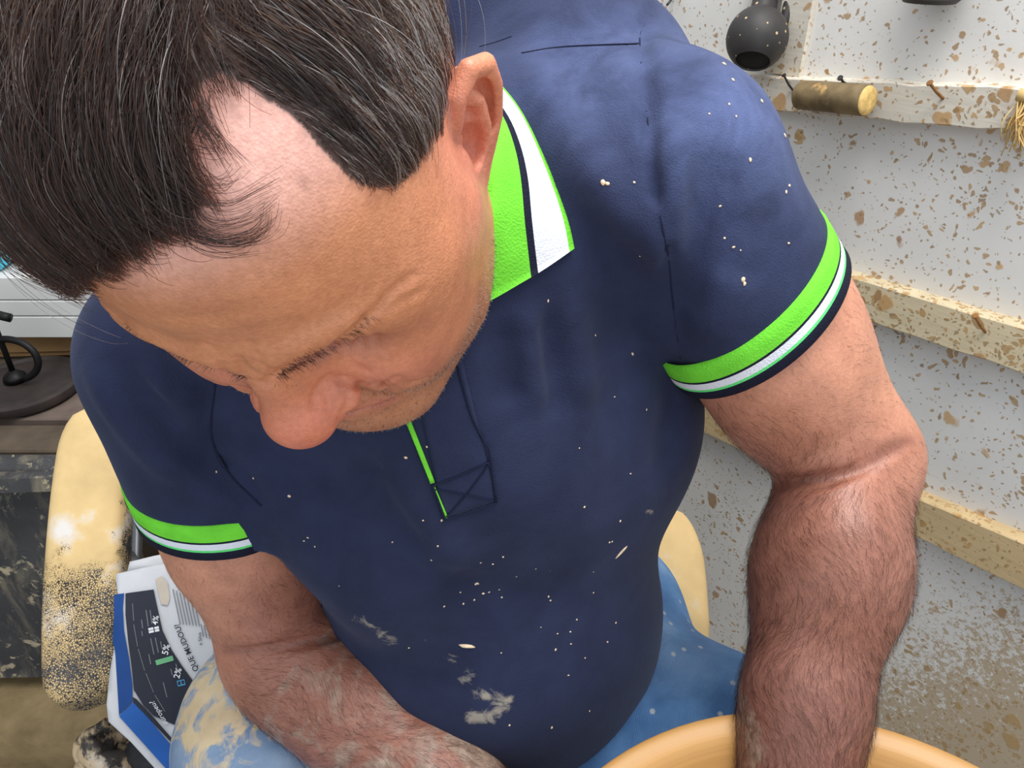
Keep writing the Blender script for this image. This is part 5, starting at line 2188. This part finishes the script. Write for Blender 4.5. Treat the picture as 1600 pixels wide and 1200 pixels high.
# wisps over the forehead by the temple
wis = [[(296, 300), (300, 345), (330, 372), (380, 378), (420, 360), (428, 330)], [(290, 310), (300, 362), (345, 384), (395, 376), (425, 352)], [(300, 285), (312, 335), (345, 355), (395, 345), (428, 322)],
       [(292, 250), (298, 290), (325, 315), (362, 318), (400, 300), (430, 284)], [(300, 230), (305, 262), (330, 285), (355, 286), (370, 272)], [(285, 320), (292, 355), (320, 378), (360, 386), (405, 380)],
       [(302, 215), (316, 190), (340, 215), (368, 245), (382, 260)], [(270, 330), (285, 360), (310, 375), (352, 380), (390, 370)], [(318, 150), (322, 185), (345, 235)], [(305, 170), (325, 215), (352, 250)]]
BH = B.near(H(0, .06, .03), .10)
LN = []
for w_ in wis:
    for k in range(13):
        j = np.array(w_, float) + rng.normal(0, 6, 2) + np.linspace(0, 1, len(w_))[:, None] * rng.normal(0, 9, 2)
        LN.append(smooth_line(j, 11))
LN = np.array(LN)
p = BH.trace(LN[..., 0].ravel(), LN[..., 1].ravel(), .15, .6, 40).reshape(len(LN), 11, 3)
WS = p + unit(CAM - p) * (.0008 + rng.uniform(.0005, .004, (len(LN), 1)) * np.sin(np.linspace(.4, 2.9, 11)))[..., None]
hair_object('forelock', WS, np.linspace(.00009, .00004, 11), M_HDARK, person)

# eyebrows and lashes, mirrored to the far side of the face
ctl = smooth_line([(393, 600), (420, 592), (450, 572), (480, 556), (515, 540), (550, 516), (580, 488)], 150)
EB = []
for s in (1, -1):
    for rep in range(3):
        j = ctl + rng.normal(0, 3.4, ctl.shape) + [1, 2.0]
        j = j[rng.random(len(j)) < np.where(j[:, 0] < 505, .8, .35)]
        p = to_head(BH.trace(j[:, 0], j[:, 1], .15, .6, 40))
        d = np.stack([.75 + .5 * rng.random(len(p)), .30 + .35 * rng.normal(size=len(p)), -.45 + .4 * rng.normal(size=len(p))], 1)
        d = unit(d)
        ln = rng.uniform(.002, .0048, len(p))
        st_ = np.stack([p + d * (ln * q)[:, None] + np.array([0, .0008, .0]) * (q * q) for q in np.linspace(-.1, 1, 5)], 1)
        st_[..., 0] *= s
        keep = (np.abs(st_[:, 0, 0]) > .006) & (np.abs(p[:, 1]) < .12)
        EB.append((HC + st_ @ HR)[keep])
    hair_object('eyebrow', np.vstack(EB[-3:]), np.linspace(.00008, .00003, 5), M_HDARK, person)

# stubble
bm_ = (beard > .5)[BF].all(1)
q = BV[BF[bm_]]
qa = np.linalg.norm(np.cross(q[:, 2] - q[:, 0], q[:, 3] - q[:, 1]), axis=1)
bn_ = BN[BF[bm_]][:, 0]
r_, i = sample(q, qa, 5200)
d = unit(bn_[i] + rng.normal(0, .35, (len(i), 3)) + HR[1] * .2 - HR[2] * .3)
ln = rng.uniform(.0006, .0017, len(i))
st_ = np.stack([r_ + d * (ln * t_)[:, None] for t_ in (-.2, .5, 1)], 1)
gsel = rng.random(len(i)) < .6
hair_object('stubble', st_[gsel], np.array([.00006, .00006, .00004]), M_HGREY, person)['label'] = 'grey stubble on jaw and cheek'
hair_object('stubble', st_[~gsel], np.array([.00006, .00006, .00004]), M_HDARK, person)

# hair on the arms
for A_, E__, W_, nf, nu in ((LS, LE, LW, 11000, 1700), (RS, RE, RW, 7800, 900)):
    fdir, udir = norm(W_ - E__), norm(E__ - A_)
    near = np.minimum(poly_dist(BV, [A_ + (E__ - A_) * .45, E__, W_]), 9)
    mk = (near < .075) & arm & ((BV - E__) @ fdir < np.linalg.norm(W_ - E__) * 1.02)
    fm = mk[BF].all(1)
    q = BV[BF[fm]]
    nn = BN[BF[fm]][:, 0]
    qa = np.linalg.norm(np.cross(q[:, 2] - q[:, 0], q[:, 3] - q[:, 1]), axis=1)
    cen = q.mean(1)
    tf = (cen - E__) @ fdir
    isf = sm(tf, -.015, .03)
    qa = qa * (.16 + .84 * isf) * (1 + .9 * sm(tf, .06, .20))
    r_, i = sample(q, qa, nf + nu)
    f_ = isf[i][:, None]
    n_ = nn[i]
    along = fdir * f_ + udir * (1 - f_)
    swirl = np.cross(n_, along)
    ph = np.sin(r_ @ np.array([55.0, 40, 30]))[:, None] + np.cos(r_ @ np.array([-30.0, 60, 45]))[:, None]
    d = along + swirl * (.35 + .38 * ph) + rng.normal(0, .30, (len(i), 3))
    d = unit(d - n_ * (d * n_).sum(1)[:, None])
    ln = rng.uniform(.006, .017, len(i)) * (.55 + .45 * f_[:, 0])
    lf = rng.uniform(.12, .55, len(i))
    us = np.linspace(0, 1, 6)
    st_ = np.stack([r_ + d * (ln * u)[:, None] + n_ * (ln * lf * (u - .55 * u * u) - .0003)[:, None] + swirl * (ln * .25 * u * u)[:, None] * ph * .6 for u in us], 1)
    hair_object('arm_hair', st_, np.linspace(.000055, .000028, 6), M_BODYHAIR, person)
